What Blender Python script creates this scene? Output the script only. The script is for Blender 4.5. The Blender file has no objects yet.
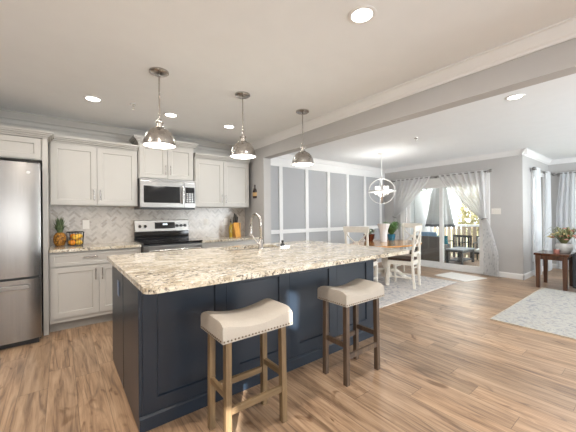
import bpy, bmesh, math, random
from math import sin, cos, pi, radians
from mathutils import Vector, Matrix
random.seed(7)
S = bpy.context.scene
COL = S.collection

# ------------------------------------------------------------------ camera
F_PX, YAW, V0, CAM_H, ROLL = 293.35, 0.6578, 215.46, 1.251, -0.0081
cam_d = bpy.data.cameras.new('camera')
cam = bpy.data.objects.new('camera', cam_d)
COL.objects.link(cam)
cam_d.sensor_width = 36.0
cam_d.lens = F_PX / 576.0 * 36.0
cam_d.shift_y = -(216.0 - V0) / 576.0
cam_d.clip_start = 0.05
_r = Vector((cos(YAW), -sin(YAW), 0)); _u = Vector((0, 0, 1)); _b = -Vector((sin(YAW), cos(YAW), 0))
_R = _r * cos(ROLL) + _u * sin(ROLL)
_U = -_r * sin(ROLL) + _u * cos(ROLL)
cam.matrix_world = Matrix(((_R.x, _U.x, _b.x, 0), (_R.y, _U.y, _b.y, 0), (_R.z, _U.z, _b.z, CAM_H), (0, 0, 0, 1)))
S.camera = cam

# ------------------------------------------------------------------ view, world, large lights
S.view_settings.view_transform = 'Standard'
S.view_settings.look = 'None'
S.view_settings.exposure = 0.57
S.view_settings.gamma = 1.0
S.view_settings.use_curve_mapping = False
W = bpy.data.worlds.new('sky'); S.world = W; W.use_nodes = True
_bg = W.node_tree.nodes['Background']
_bg.inputs[0].default_value = (0.93, 0.97, 1.0, 1)
_bg.inputs[1].default_value = 3.4


def area_light(name, loc, direction, sx, sy, power, color=(1, 1, 1), portal=False, shape='RECTANGLE', spread=None):
    d = bpy.data.lights.new(name, 'AREA')
    d.shape = shape; d.size = sx; d.size_y = sy; d.energy = power; d.color = color
    if spread is not None:
        d.spread = spread
    if portal:
        d.cycles.is_portal = True
    o = bpy.data.objects.new(name, d); COL.objects.link(o)
    o.location = loc
    o.rotation_euler = Vector(direction).to_track_quat('-Z', 'Y').to_euler()
    return o


XL_FILL = -1.72
# added fill lights, aimed upward: two behind the photographer, one at the left wall
area_light('fill_kitchen', (0.7, -3.58, 1.35), (0.05, 1, 0.75), 2.6, 1.6, 55, (0.92, 0.965, 1.0))
area_light('fill_living', (5.8, -3.58, 1.35), (-0.08, 1, 0.75), 3.4, 1.7, 330, (0.87, 0.945, 1.0))
area_light('fill_left', (XL_FILL, -2.3, 1.35), (1, 0.45, 0.3), 1.3, 1.5, 45, (0.93, 0.97, 1.0))
# portals help the sky find the patio door and the side window
area_light('sky_portal_patio', (7.06, 3.19, 1.0), (-1, 0, 0), 1.9, 2.0, 1, portal=True)
area_light('sky_portal_window', (7.95, 1.83, 1.2), (0, -1, 0), 0.8, 1.7, 1, portal=True)
area_light('sky_portal_far', (9.03, 0.55, 1.2), (-1, 0, 0), 1.3, 1.7, 1, portal=True)
# low sun that passes two slots cut in the left wall to shape its streaks
_sd = bpy.data.lights.new('sun', 'SUN'); _sd.energy = 15.0; _sd.angle = 0.009; _sd.color = (1.0, 0.96, 0.90)
_so = bpy.data.objects.new('sun', _sd); COL.objects.link(_so)
_so.rotation_euler = Vector((0.58, 0.82, -0.268)).to_track_quat('-Z', 'Y').to_euler()


# ------------------------------------------------------------------ node helpers and materials
def new_mat(name):
    m = bpy.data.materials.new(name); m.use_nodes = True
    nt = m.node_tree
    return m, nt, nt.nodes['Principled BSDF']


def node(nt, typ, **kw):
    n = nt.nodes.new(typ)
    for k, v in kw.items():
        setattr(n, k, v)
    return n


def link(nt, a, b):
    nt.links.new(a, b)


def math_n(nt, op, a, b=None, c=None):
    n = node(nt, 'ShaderNodeMath', operation=op)
    for i, x in enumerate((a, b, c)):
        if x is None:
            continue
        if isinstance(x, (int, float)):
            n.inputs[i].default_value = x
        else:
            link(nt, x, n.inputs[i])
    return n.outputs[0]


def coords(nt):
    return node(nt, 'ShaderNodeTexCoord').outputs['Object']


def noise(nt, vec, scale, detail=4, rough=0.55, dist=0.0):
    n = node(nt, 'ShaderNodeTexNoise')
    n.inputs['Scale'].default_value = scale; n.inputs['Detail'].default_value = detail
    n.inputs['Roughness'].default_value = rough; n.inputs['Distortion'].default_value = dist
    link(nt, vec, n.inputs['Vector'])
    return n.outputs['Fac']


def mapping(nt, vec, scale=(1, 1, 1), rot=(0, 0, 0)):
    n = node(nt, 'ShaderNodeMapping')
    n.inputs['Scale'].default_value = scale; n.inputs['Rotation'].default_value = rot
    link(nt, vec, n.inputs['Vector'])
    return n.outputs[0]


def ramp(nt, fac, stops):
    n = node(nt, 'ShaderNodeValToRGB')
    e = n.color_ramp.elements
    while len(e) < len(stops):
        e.new(0.5)
    for el, (p, c) in zip(e, stops):
        el.position = p
        el.color = (*c, 1) if len(c) == 3 else c
    link(nt, fac, n.inputs[0])
    return n.outputs['Color']


def mix(nt, fac, a, b, mode='MIX'):
    n = node(nt, 'ShaderNodeMix', data_type='RGBA', blend_type=mode)
    for sock, x in ((n.inputs[0], fac), (n.inputs[6], a), (n.inputs[7], b)):
        if isinstance(x, (int, float)):
            sock.default_value = x
        elif isinstance(x, tuple):
            sock.default_value = (*x, 1) if len(x) == 3 else x
        else:
            link(nt, x, sock)
    return n.outputs[2]


def bump(nt, bsdf, height, strength=0.2, dist=0.01):
    n = node(nt, 'ShaderNodeBump')
    n.inputs['Strength'].default_value = strength; n.inputs['Distance'].default_value = dist
    link(nt, height, n.inputs['Height'])
    link(nt, n.outputs[0], bsdf.inputs['Normal'])


def srgb(r, g, b):
    f = lambda c: (c / 255 / 12.92) if c / 255 <= 0.04045 else ((c / 255 + 0.055) / 1.055) ** 2.4
    return (f(r), f(g), f(b))


def plain(name, col, rough=0.5, metal=0.0, spec=0.5, var=0.06, scale=6.0):
    """A solid finish with a faint tonal variation so that it is never perfectly flat."""
    m, nt, b = new_mat(name)
    v = noise(nt, coords(nt), scale, 3)
    lo = tuple(c * (1 - var) for c in col); hi = tuple(min(1, c * (1 + var)) for c in col)
    link(nt, ramp(nt, v, [(0.3, lo), (0.7, hi)]), b.inputs['Base Color'])
    b.inputs['Roughness'].default_value = rough; b.inputs['Metallic'].default_value = metal
    b.inputs['Specular IOR Level'].default_value = spec
    return m


def brushed(name, col, rough=0.28, stretch=(2, 2, 120), var=0.10):
    m, nt, b = new_mat(name)
    v = noise(nt, mapping(nt, coords(nt), stretch), 1.0, 5)
    lo = tuple(c * (1 - var) for c in col); hi = tuple(min(1, c * (1 + var)) for c in col)
    link(nt, ramp(nt, v, [(0.3, lo), (0.7, hi)]), b.inputs['Base Color'])
    b.inputs['Metallic'].default_value = 1.0
    link(nt, math_n(nt, 'MULTIPLY_ADD', v, 0.12, rough - 0.06), b.inputs['Roughness'])
    return m


def fabric(name, col, scale=220, var=0.12, rough=0.9, strength=0.3):
    m, nt, b = new_mat(name)
    co = coords(nt)
    n1 = noise(nt, co, scale, 2); n2 = noise(nt, co, 9, 3)
    lo = tuple(c * (1 - var) for c in col); hi = tuple(min(1, c * (1 + var)) for c in col)
    k = math_n(nt, 'MULTIPLY_ADD', n1, 0.6, math_n(nt, 'MULTIPLY', n2, 0.4))
    link(nt, ramp(nt, k, [(0.3, lo), (0.7, hi)]), b.inputs['Base Color'])
    b.inputs['Roughness'].default_value = rough
    b.inputs['Specular IOR Level'].default_value = 0.2
    bump(nt, b, n1, strength, 0.002)
    return m


def wood(name, dark, light, axis='z', rough=0.45, scale=1.0, lo=0.3, hi=0.7):
    m, nt, b = new_mat(name)
    st = {'z': (28, 28, 2.2), 'x': (2.2, 28, 28), 'y': (28, 2.2, 28)}[axis]
    v = noise(nt, mapping(nt, coords(nt), tuple(s * scale for s in st)), 1.0, 6, 0.6, 0.6)
    link(nt, ramp(nt, v, [(lo, dark), (hi, light)]), b.inputs['Base Color'])
    b.inputs['Roughness'].default_value = rough
    bump(nt, b, v, 0.12, 0.003)
    return m


def emitter(name, col, strength):
    m, nt, b = new_mat(name)
    b.inputs['Base Color'].default_value = (0.9, 0.9, 0.9, 1)
    b.inputs['Emission Color'].default_value = (*col, 1)
    b.inputs['Emission Strength'].default_value = strength
    return m


def glass(name, tint=(0.97, 0.985, 0.985), gloss=0.06):
    m = bpy.data.materials.new(name); m.use_nodes = True
    nt = m.node_tree; nt.nodes.clear()
    out = node(nt, 'ShaderNodeOutputMaterial'); t = node(nt, 'ShaderNodeBsdfTransparent'); g = node(nt, 'ShaderNodeBsdfGlossy')
    t.inputs[0].default_value = (*tint, 1); g.inputs['Roughness'].default_value = 0.02
    mx = node(nt, 'ShaderNodeMixShader'); mx.inputs[0].default_value = gloss
    link(nt, t.outputs[0], mx.inputs[1]); link(nt, g.outputs[0], mx.inputs[2]); link(nt, mx.outputs[0], out.inputs[0])
    return m


def sheer(name, col, clear=0.3, pattern=None):
    """Thin curtain cloth: part see-through, part diffuse, part translucent; a printed leaf motif if asked."""
    m = bpy.data.materials.new(name); m.use_nodes = True
    nt = m.node_tree; nt.nodes.clear()
    out = node(nt, 'ShaderNodeOutputMaterial')
    t = node(nt, 'ShaderNodeBsdfTransparent'); d = node(nt, 'ShaderNodeBsdfDiffuse'); tr = node(nt, 'ShaderNodeBsdfTranslucent')
    co = coords(nt)
    weave = noise(nt, mapping(nt, co, (60, 60, 6)), 1.0, 3)
    c = ramp(nt, weave, [(0.3, tuple(x * 0.93 for x in col)), (0.7, col)])
    if pattern:
        z0, z1, pc, sc = pattern
        vor = node(nt, 'ShaderNodeTexVoronoi'); vor.inputs['Scale'].default_value = sc
        link(nt, mapping(nt, co, (1.0, 1.0, 0.6), (0.4, 0.4, 0)), vor.inputs['Vector'])
        leaf = math_n(nt, 'LESS_THAN', vor.outputs['Distance'], 0.33)
        sep = node(nt, 'ShaderNodeSeparateXYZ'); link(nt, co, sep.inputs[0])
        zf = math_n(nt, 'MULTIPLY', math_n(nt, 'GREATER_THAN', sep.outputs['Z'], z0), math_n(nt, 'LESS_THAN', sep.outputs['Z'], z1))
        c = mix(nt, math_n(nt, 'MULTIPLY', math_n(nt, 'MULTIPLY', leaf, zf), 0.32), c, pc)
    link(nt, c, d.inputs[0]); link(nt, c, tr.inputs[0])
    m1 = node(nt, 'ShaderNodeMixShader'); m1.inputs[0].default_value = 0.42
    link(nt, d.outputs[0], m1.inputs[1]); link(nt, tr.outputs[0], m1.inputs[2])
    m2 = node(nt, 'ShaderNodeMixShader'); m2.inputs[0].default_value = clear
    link(nt, m1.outputs[0], m2.inputs[1]); link(nt, t.outputs[0], m2.inputs[2])
    link(nt, m2.outputs[0], out.inputs[0])
    return m


def floor_material():
    m, nt, b = new_mat('plank_floor')
    co = coords(nt)
    sep = node(nt, 'ShaderNodeSeparateXYZ'); link(nt, co, sep.inputs[0])
    PW, PL = 0.165, 1.22
    xs = math_n(nt, 'DIVIDE', math_n(nt, 'ADD', sep.outputs['X'], 20.05), PW)
    i = math_n(nt, 'FLOOR', xs); fx = math_n(nt, 'FRACT', xs)
    wn = node(nt, 'ShaderNodeTexWhiteNoise', noise_dimensions='1D'); link(nt, i, wn.inputs['W'])
    ys = math_n(nt, 'ADD', math_n(nt, 'DIVIDE', math_n(nt, 'ADD', sep.outputs['Y'], 20), PL), math_n(nt, 'MULTIPLY', wn.outputs['Value'], 3.7))
    j = math_n(nt, 'FLOOR', ys); fy = math_n(nt, 'FRACT', ys)
    cmb = node(nt, 'ShaderNodeCombineXYZ'); link(nt, i, cmb.inputs[0]); link(nt, j, cmb.inputs[1])
    w2 = node(nt, 'ShaderNodeTexWhiteNoise', noise_dimensions='3D'); link(nt, cmb.outputs[0], w2.inputs['Vector'])
    rnd = w2.outputs['Value']
    # each plank gets its own piece of grain
    off = node(nt, 'ShaderNodeVectorMath', operation='SCALE'); link(nt, w2.outputs['Color'], off.inputs[0]); off.inputs['Scale'].default_value = 40
    add = node(nt, 'ShaderNodeVectorMath', operation='ADD'); link(nt, co, add.inputs[0]); link(nt, off.outputs[0], add.inputs[1])
    g1 = noise(nt, mapping(nt, add.outputs[0], (24, 1.4, 1)), 1.0, 7, 0.64, 1.2)
    g2 = noise(nt, mapping(nt, add.outputs[0], (9, 0.9, 1)), 1.0, 4, 0.55, 2.2)
    g3 = noise(nt, mapping(nt, add.outputs[0], (85, 4, 1)), 1.0, 3, 0.6)
    knots = noise(nt, mapping(nt, add.outputs[0], (7, 3.2, 1)), 1.0, 2, 0.5, 1.5)
    k = math_n(nt, 'ADD', math_n(nt, 'MULTIPLY', g1, 0.55), math_n(nt, 'ADD', math_n(nt, 'MULTIPLY', g2, 0.30), math_n(nt, 'MULTIPLY', g3, 0.15)))
    c = ramp(nt, k, [(0.33, FLOOR_D), (0.44, FLOOR_M), (0.53, FLOOR_L), (0.67, FLOOR_H)])
    # cathedral growth rings on part of the planks
    rg_n = noise(nt, mapping(nt, add.outputs[0], (4.2, 0.42, 1)), 1.0, 2, 0.4, 0.8)
    rg_l = math_n(nt, 'ABSOLUTE', math_n(nt, 'SUBTRACT', math_n(nt, 'FRACT', math_n(nt, 'MULTIPLY', rg_n, 15)), 0.5))
    rg_m = noise(nt, mapping(nt, add.outputs[0], (3.0, 1.1, 1)), 1.0, 2)
    rl = ramp(nt, rg_l, [(0.02, (1, 1, 1)), (0.16, (0, 0, 0))])
    rm = ramp(nt, rg_m, [(0.46, (0, 0, 0)), (0.60, (0.55, 0.55, 0.55))])
    c = mix(nt, mix(nt, 1.0, rl, rm, 'MULTIPLY'), c, FLOOR_D)
    tone = ramp(nt, rnd, [(0.0, (0.78, 0.77, 0.76)), (0.5, (0.98, 0.97, 0.96)), (1.0, (1.12, 1.08, 1.03))])
    c = mix(nt, 1.0, c, tone, 'MULTIPLY')
    kn = ramp(nt, knots, [(0.64, (1, 1, 1)), (0.74, (0.50, 0.42, 0.35))])
    c = mix(nt, 1.0, c, kn, 'MULTIPLY')
    ex = math_n(nt, 'MINIMUM', fx, math_n(nt, 'SUBTRACT', 1.0, fx))
    ey = math_n(nt, 'MINIMUM', fy, math_n(nt, 'SUBTRACT', 1.0, fy))
    gx = math_n(nt, 'LESS_THAN', ex, 0.010); gy = math_n(nt, 'LESS_THAN', ey, 0.0017)
    gap = math_n(nt, 'MAXIMUM', gx, gy)
    c = mix(nt, math_n(nt, 'MULTIPLY', gap, 0.6), c, (0.10, 0.065, 0.04))
    link(nt, c, b.inputs['Base Color'])
    link(nt, math_n(nt, 'MULTIPLY_ADD', g1, 0.12, 0.30), b.inputs['Roughness'])
    b.inputs['Specular IOR Level'].default_value = 0.5
    bump(nt, b, math_n(nt, 'SUBTRACT', k, math_n(nt, 'MULTIPLY', gap, 0.5)), 0.12, 0.004)
    return m


FLOOR_D, FLOOR_M, FLOOR_L, FLOOR_H = srgb(86, 67, 53), srgb(142, 115, 91), srgb(170, 142, 115), srgb(192, 166, 139)


def granite_material():
    m, nt, b = new_mat('granite')
    co = coords(nt)
    streak = noise(nt, mapping(nt, co, (4.2, 8.5, 8.5), (0, 0, 0.3)), 1.0, 7, 0.68, 2.2)
    blotch = noise(nt, co, 16, 5, 0.65, 0.6)
    c = ramp(nt, streak, [(0.30, srgb(140, 129, 114)), (0.42, srgb(190, 177, 154)), (0.53, srgb(215, 206, 188)), (0.68, srgb(236, 232, 222))])
    c = mix(nt, ramp(nt, blotch, [(0.50, (0, 0, 0)), (0.64, (0.55, 0.55, 0.55))]), c, srgb(176, 160, 136))
    sp = noise(nt, co, 42, 4, 0.65, 0.4)
    sp2 = noise(nt, mapping(nt, co, (1, 1.8, 1), (0, 0, 0.5)), 58, 3, 0.6)
    area = noise(nt, mapping(nt, co, (2.4, 6, 6)), 1.0, 3, 0.5, 0.8)
    ar = ramp(nt, area, [(0.40, (0.25, 0.25, 0.25)), (0.60, (1, 1, 1))])
    f1 = mix(nt, 1.0, ramp(nt, sp, [(0.535, (0, 0, 0)), (0.60, (1, 1, 1))]), ar, 'MULTIPLY')
    c = mix(nt, f1, c, srgb(118, 108, 100))
    f2 = mix(nt, 1.0, ramp(nt, sp2, [(0.57, (0, 0, 0)), (0.62, (1, 1, 1))]), ar, 'MULTIPLY')
    c = mix(nt, f2, c, srgb(48, 42, 42))
    wf = ramp(nt, noise(nt, co, 38, 2), [(0.62, (0, 0, 0)), (0.70, (0.8, 0.8, 0.8))])
    c = mix(nt, wf, c, srgb(240, 238, 232))
    link(nt, c, b.inputs['Base Color'])
    b.inputs['Roughness'].default_value = 0.10
    b.inputs['Specular IOR Level'].default_value = 0.55
    return m


def tile_material():
    m, nt, b = new_mat('marble_tile')
    at = node(nt, 'ShaderNodeAttribute', attribute_name='tone')
    v = noise(nt, coords(nt), 22, 4, 0.6, 1.0)
    c = ramp(nt, at.outputs['Fac'], [(0.0, srgb(166, 156, 145)), (0.35, srgb(187, 178, 167)), (1.0, srgb(199, 191, 181))])
    c = mix(nt, ramp(nt, v, [(0.52, (0, 0, 0)), (0.68, (0.45, 0.45, 0.45))]), c, srgb(158, 151, 144))
    link(nt, c, b.inputs['Base Color'])
    b.inputs['Roughness'].default_value = 0.22
    return m


def rug_material(name, base, ink, accent, scale):
    m, nt, b = new_mat(name)
    co = coords(nt)
    n1 = noise(nt, co, scale, 6, 0.68, 1.6); n2 = noise(nt, co, scale * 2.6, 4, 0.6, 0.8); n3 = noise(nt, co, 260, 2)
    vor = node(nt, 'ShaderNodeTexVoronoi', feature='SMOOTH_F1'); vor.inputs['Scale'].default_value = scale * 1.1
    link(nt, co, vor.inputs['Vector'])
    c = ramp(nt, n1, [(0.36, ink), (0.48, base), (0.62, base)])
    c = mix(nt, ramp(nt, n2, [(0.52, (0, 0, 0)), (0.62, (0.6, 0.6, 0.6))]), c, accent)
    c = mix(nt, ramp(nt, vor.outputs['Distance'], [(0.18, (0.45, 0.45, 0.45)), (0.3, (0, 0, 0))]), c, ink)
    link(nt, c, b.inputs['Base Color'])
    b.inputs['Roughness'].default_value = 0.95; b.inputs['Specular IOR Level'].default_value = 0.1
    bump(nt, b, n3, 0.4, 0.004)
    return m


def leaf_material(name, dark, light, scale=3.0):
    m, nt, b = new_mat(name)
    v = noise(nt, coords(nt), scale, 4, 0.7)
    link(nt, ramp(nt, v, [(0.35, dark), (0.65, light)]), b.inputs['Base Color'])
    b.inputs['Roughness'].default_value = 0.55
    return m


def pineapple_material():
    m, nt, b = new_mat('pineapple_skin')
    vor = node(nt, 'ShaderNodeTexVoronoi'); vor.inputs['Scale'].default_value = 55
    link(nt, coords(nt), vor.inputs['Vector'])
    link(nt, ramp(nt, vor.outputs['Distance'], [(0.1, srgb(212, 160, 62)), (0.5, srgb(170, 112, 38)), (0.8, srgb(96, 66, 26))]), b.inputs['Base Color'])
    b.inputs['Roughness'].default_value = 0.6
    bump(nt, b, vor.outputs['Distance'], -0.6, 0.01)
    return m


M = {}
M['ceiling'] = plain('ceiling_paint', (0.82, 0.838, 0.85), 0.9, var=0.01, spec=0.15)
M['wall'] = plain('wall_paint_grey', srgb(186, 184, 182), 0.75, var=0.012, spec=0.2)
M['wall_panel'] = plain('panel_paint_grey', srgb(176, 177, 179), 0.7, var=0.012, spec=0.2)
M['trim'] = plain('trim_white', (0.80, 0.795, 0.785), 0.4, var=0.01)
M['floor'] = floor_material()
M['granite'] = granite_material()
M['cab'] = plain('cabinet_greige', srgb(186, 183, 177), 0.42, var=0.012)
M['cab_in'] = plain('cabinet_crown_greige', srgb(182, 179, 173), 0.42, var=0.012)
M['toe'] = plain('toe_kick_greige', srgb(150, 146, 140), 0.55)
M['navy'] = plain('island_navy', srgb(33, 43, 55), 0.32, var=0.04)
M['steel'] = brushed('stainless_steel', (0.31, 0.298, 0.285), 0.24, (160, 160, 1.5), 0.07)
M['steel_h'] = brushed('stainless_steel_level', (0.33, 0.32, 0.305), 0.30, (1.5, 160, 160), 0.07)
M['nickel'] = brushed('brushed_nickel', (0.47, 0.445, 0.42), 0.26, (40, 40, 40), 0.06)
M['nickel_bright'] = plain('satin_nickel', (0.86, 0.85, 0.83), 0.38, 1.0, var=.03)
M['chrome'] = plain('polished_steel', (0.75, 0.74, 0.72), 0.12, 1.0, var=0.02)
M['black_glass'] = plain('black_glass', (0.012, 0.012, 0.013), 0.06, var=0.1)
M['black'] = plain('black_plastic', (0.018, 0.018, 0.019), 0.4, var=0.15)
M['grey_side'] = plain('appliance_grey', (0.11, 0.11, 0.112), 0.45, var=0.05)
M['tile'] = tile_material()
M['grout'] = plain('grout', srgb(186, 179, 170), 0.9)
M['plate'] = plain('outlet_white', srgb(222, 217, 209), 0.35, var=0.01)
M['plate_slot'] = plain('outlet_slot', (0.12, 0.12, 0.12), 0.5)
M['plate_grey'] = plain('outlet_blue_grey', srgb(126, 142, 168), 0.35)
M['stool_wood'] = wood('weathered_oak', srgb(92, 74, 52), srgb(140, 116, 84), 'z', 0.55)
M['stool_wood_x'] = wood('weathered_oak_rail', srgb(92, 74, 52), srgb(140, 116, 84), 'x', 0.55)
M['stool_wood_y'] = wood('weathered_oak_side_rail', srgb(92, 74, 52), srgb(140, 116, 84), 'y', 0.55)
M['stool_wood_shaded'] = wood('shaded_weathered_oak', srgb(66, 52, 42), srgb(104, 84, 66), 'z', 0.55)  # same oak, darkened for the dimmer light on the farther stool
M['linen'] = fabric('linen_cushion', srgb(178, 170, 159), 260, 0.10)
M['nail'] = plain('nailhead_bronze', (0.20, 0.16, 0.12), 0.35, 1.0)
M['glow'] = emitter('lamp_glow', (1.0, 0.95, 0.88), 7.0)
M['glow_soft'] = emitter('shade_glow', (1.0, 0.95, 0.88), 0.9)
M['glass'] = glass('clear_glass')
M['sheer'] = sheer('sheer_curtain', (0.88, 0.875, 0.87), 0.16, (0.05, .95, srgb(150, 152, 158), 19))
M['sheer_blue'] = sheer('sheer_curtain_cool', (0.87, 0.89, 0.91), 0.2, (0.05, 1.0, srgb(206, 211, 218), 12))
M['rod'] = plain('pewter_rod', (0.30, 0.29, 0.28), 0.35, 1.0)
M['chair_white'] = plain('antique_white_paint', srgb(224, 218, 207), 0.45, var=0.05, scale=20)
M['leather'] = plain('dark_brown_leather', srgb(62, 42, 32), 0.4, var=0.12, scale=14)
M['honey'] = wood('honey_oak', srgb(176, 122, 66), srgb(214, 164, 104), 'x', 0.12)
M['table_white'] = plain('pedestal_white_paint', srgb(224, 216, 204), 0.45, var=0.05, scale=20)
M['ceramic'] = plain('white_ceramic', (0.86, 0.86, 0.86), 0.2, var=0.01)
M['teal_pot'] = plain('teal_glaze', srgb(46, 112, 138), 0.25, var=0.12)
M['brown_pot'] = plain('brown_glaze', srgb(92, 44, 30), 0.35, var=0.15)
M['soil'] = plain('soil', srgb(58, 44, 34), 0.95, var=0.3, scale=60)
M['fern'] = leaf_material('fern_green', srgb(44, 84, 40), srgb(104, 142, 78), 12)
M['succulent'] = leaf_material('pale_green', srgb(96, 122, 96), srgb(170, 180, 160), 14)
M['dining_rug'] = rug_material('faded_grey_rug', srgb(204, 199, 194), srgb(142, 146, 156), srgb(180, 173, 170), 10)
M['living_rug'] = rug_material('pale_blue_grey_rug', srgb(176, 173, 166), srgb(138, 141, 147), srgb(158, 152, 145), 13)
M['rug_edge'] = fabric('rug_binding', srgb(190, 178, 158), 200)
M['mat'] = fabric('door_mat_grey', srgb(222, 219, 214), 120, 0.06)
M['mat_dark'] = plain('mat_corner_dark', srgb(60, 56, 54), 0.8)
M['walnut'] = wood('dark_walnut', srgb(62, 40, 30), srgb(104, 70, 52), 'z', 0.3)
M['walnut_top'] = wood('dark_walnut_top', srgb(62, 40, 30), srgb(104, 70, 52), 'x', 0.18)
M['charcoal'] = fabric('charcoal_upholstery', srgb(58, 59, 62), 160)
M['white_cloth'] = fabric('white_throw', srgb(232, 230, 226), 160, 0.05)
M['planter'] = plain('whitewashed_bowl', srgb(206, 206, 204), 0.6, var=0.12, scale=30)
M['flower_a'] = plain('blush_petal', srgb(196, 138, 126), 0.7, var=0.15, scale=40)
M['flower_b'] = plain('cream_petal', srgb(206, 186, 132), 0.7, var=0.12, scale=40)
M['flower_c'] = plain('rust_petal', srgb(160, 84, 66), 0.7, var=0.18, scale=40)
M['sage'] = leaf_material('sage_leaf', srgb(84, 92, 60), srgb(150, 150, 104), 18)
M['pink_wax'] = plain('rose_candle', srgb(178, 120, 108), 0.5, var=0.1)
M['pineapple'] = pineapple_material()
M['pine_leaf'] = leaf_material('pineapple_leaf', srgb(52, 70, 46), srgb(116, 132, 92), 20)
M['orange'] = plain('orange_peel', srgb(226, 140, 36), 0.45, var=0.06, scale=80)
M['lemon'] = plain('yellow_peel', srgb(232, 186, 70), 0.45, var=0.06, scale=60)
M['wire'] = plain('dark_wire', (0.03, 0.027, 0.025), 0.4, 0.6)
M['block_wood'] = wood('acacia_block', srgb(196, 134, 52), srgb(232, 176, 88), 'z', 0.4)
M['board_wood'] = wood('maple_board', srgb(196, 150, 96), srgb(222, 182, 130), 'z', 0.4)
M['oil'] = plain('olive_oil_glass', srgb(158, 132, 40), 0.12, var=0.2, scale=20)
M['bottle_brown'] = plain('bottle_brown', srgb(44, 26, 18), 0.25, var=0.1)
M['label'] = plain('amber_label', srgb(202, 168, 120), 0.6, var=0.2, scale=60)
M['deck'] = wood('deck_boards', srgb(178, 160, 138), srgb(206, 190, 168), 'y', 0.7)
M['vinyl'] = plain('white_vinyl', (0.90, 0.905, 0.91), 0.45, var=0.01)
M['tan_wood'] = wood('tan_picket', srgb(176, 156, 134), srgb(206, 188, 168), 'z', 0.7)
M['wicker'] = None
M['canvas'] = fabric('umbrella_canvas', srgb(204, 203, 203), 180, 0.06)
M['canvas_hem'] = fabric('umbrella_hem', srgb(104, 104, 108), 180, 0.06)
M['blue_cloth'] = fabric('blue_cushion', srgb(138, 172, 204), 150, 0.08)
M['teal_cloth'] = fabric('teal_cushion', srgb(22, 122, 138), 150, 0.12)
M['white_cushion'] = fabric('white_cushion', srgb(224, 224, 224), 150, 0.05)
M['dark_metal'] = plain('dark_metal', (0.03, 0.032, 0.036), 0.45, 0.3)
M['slate_top'] = plain('slate_table_top', srgb(120, 130, 140), 0.3, var=0.08)
M['bark'] = wood('bark', srgb(90, 76, 64), srgb(150, 134, 116), 'z', 0.9)
M['leaf_gold'] = leaf_material('autumn_leaf', srgb(122, 116, 66), srgb(178, 166, 112), 1.6)
M['leaf_dark'] = leaf_material('evergreen_leaf', srgb(62, 78, 52), srgb(122, 132, 96), 1.6)
M['leaf_pale'] = leaf_material('pale_leaf', srgb(150, 150, 110), srgb(206, 200, 160), 1.6)
M['lawn'] = leaf_material('lawn_green', srgb(112, 120, 76), srgb(160, 156, 108), 1.2)


def wicker_material():
    m, nt, b = new_mat('dark_wicker')
    co = coords(nt)
    w = node(nt, 'ShaderNodeTexWave', wave_type='BANDS', bands_direction='Z'); w.inputs['Scale'].default_value = 26; w.inputs['Distortion'].default_value = 3
    link(nt, co, w.inputs['Vector'])
    link(nt, ramp(nt, w.outputs['Fac'], [(0.2, srgb(66, 61, 58)), (0.8, srgb(128, 120, 112))]), b.inputs['Base Color'])
    b.inputs['Roughness'].default_value = 0.6
    bump(nt, b, w.outputs['Fac'], 0.5, 0.01)
    return m


M['wicker'] = wicker_material()


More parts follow.
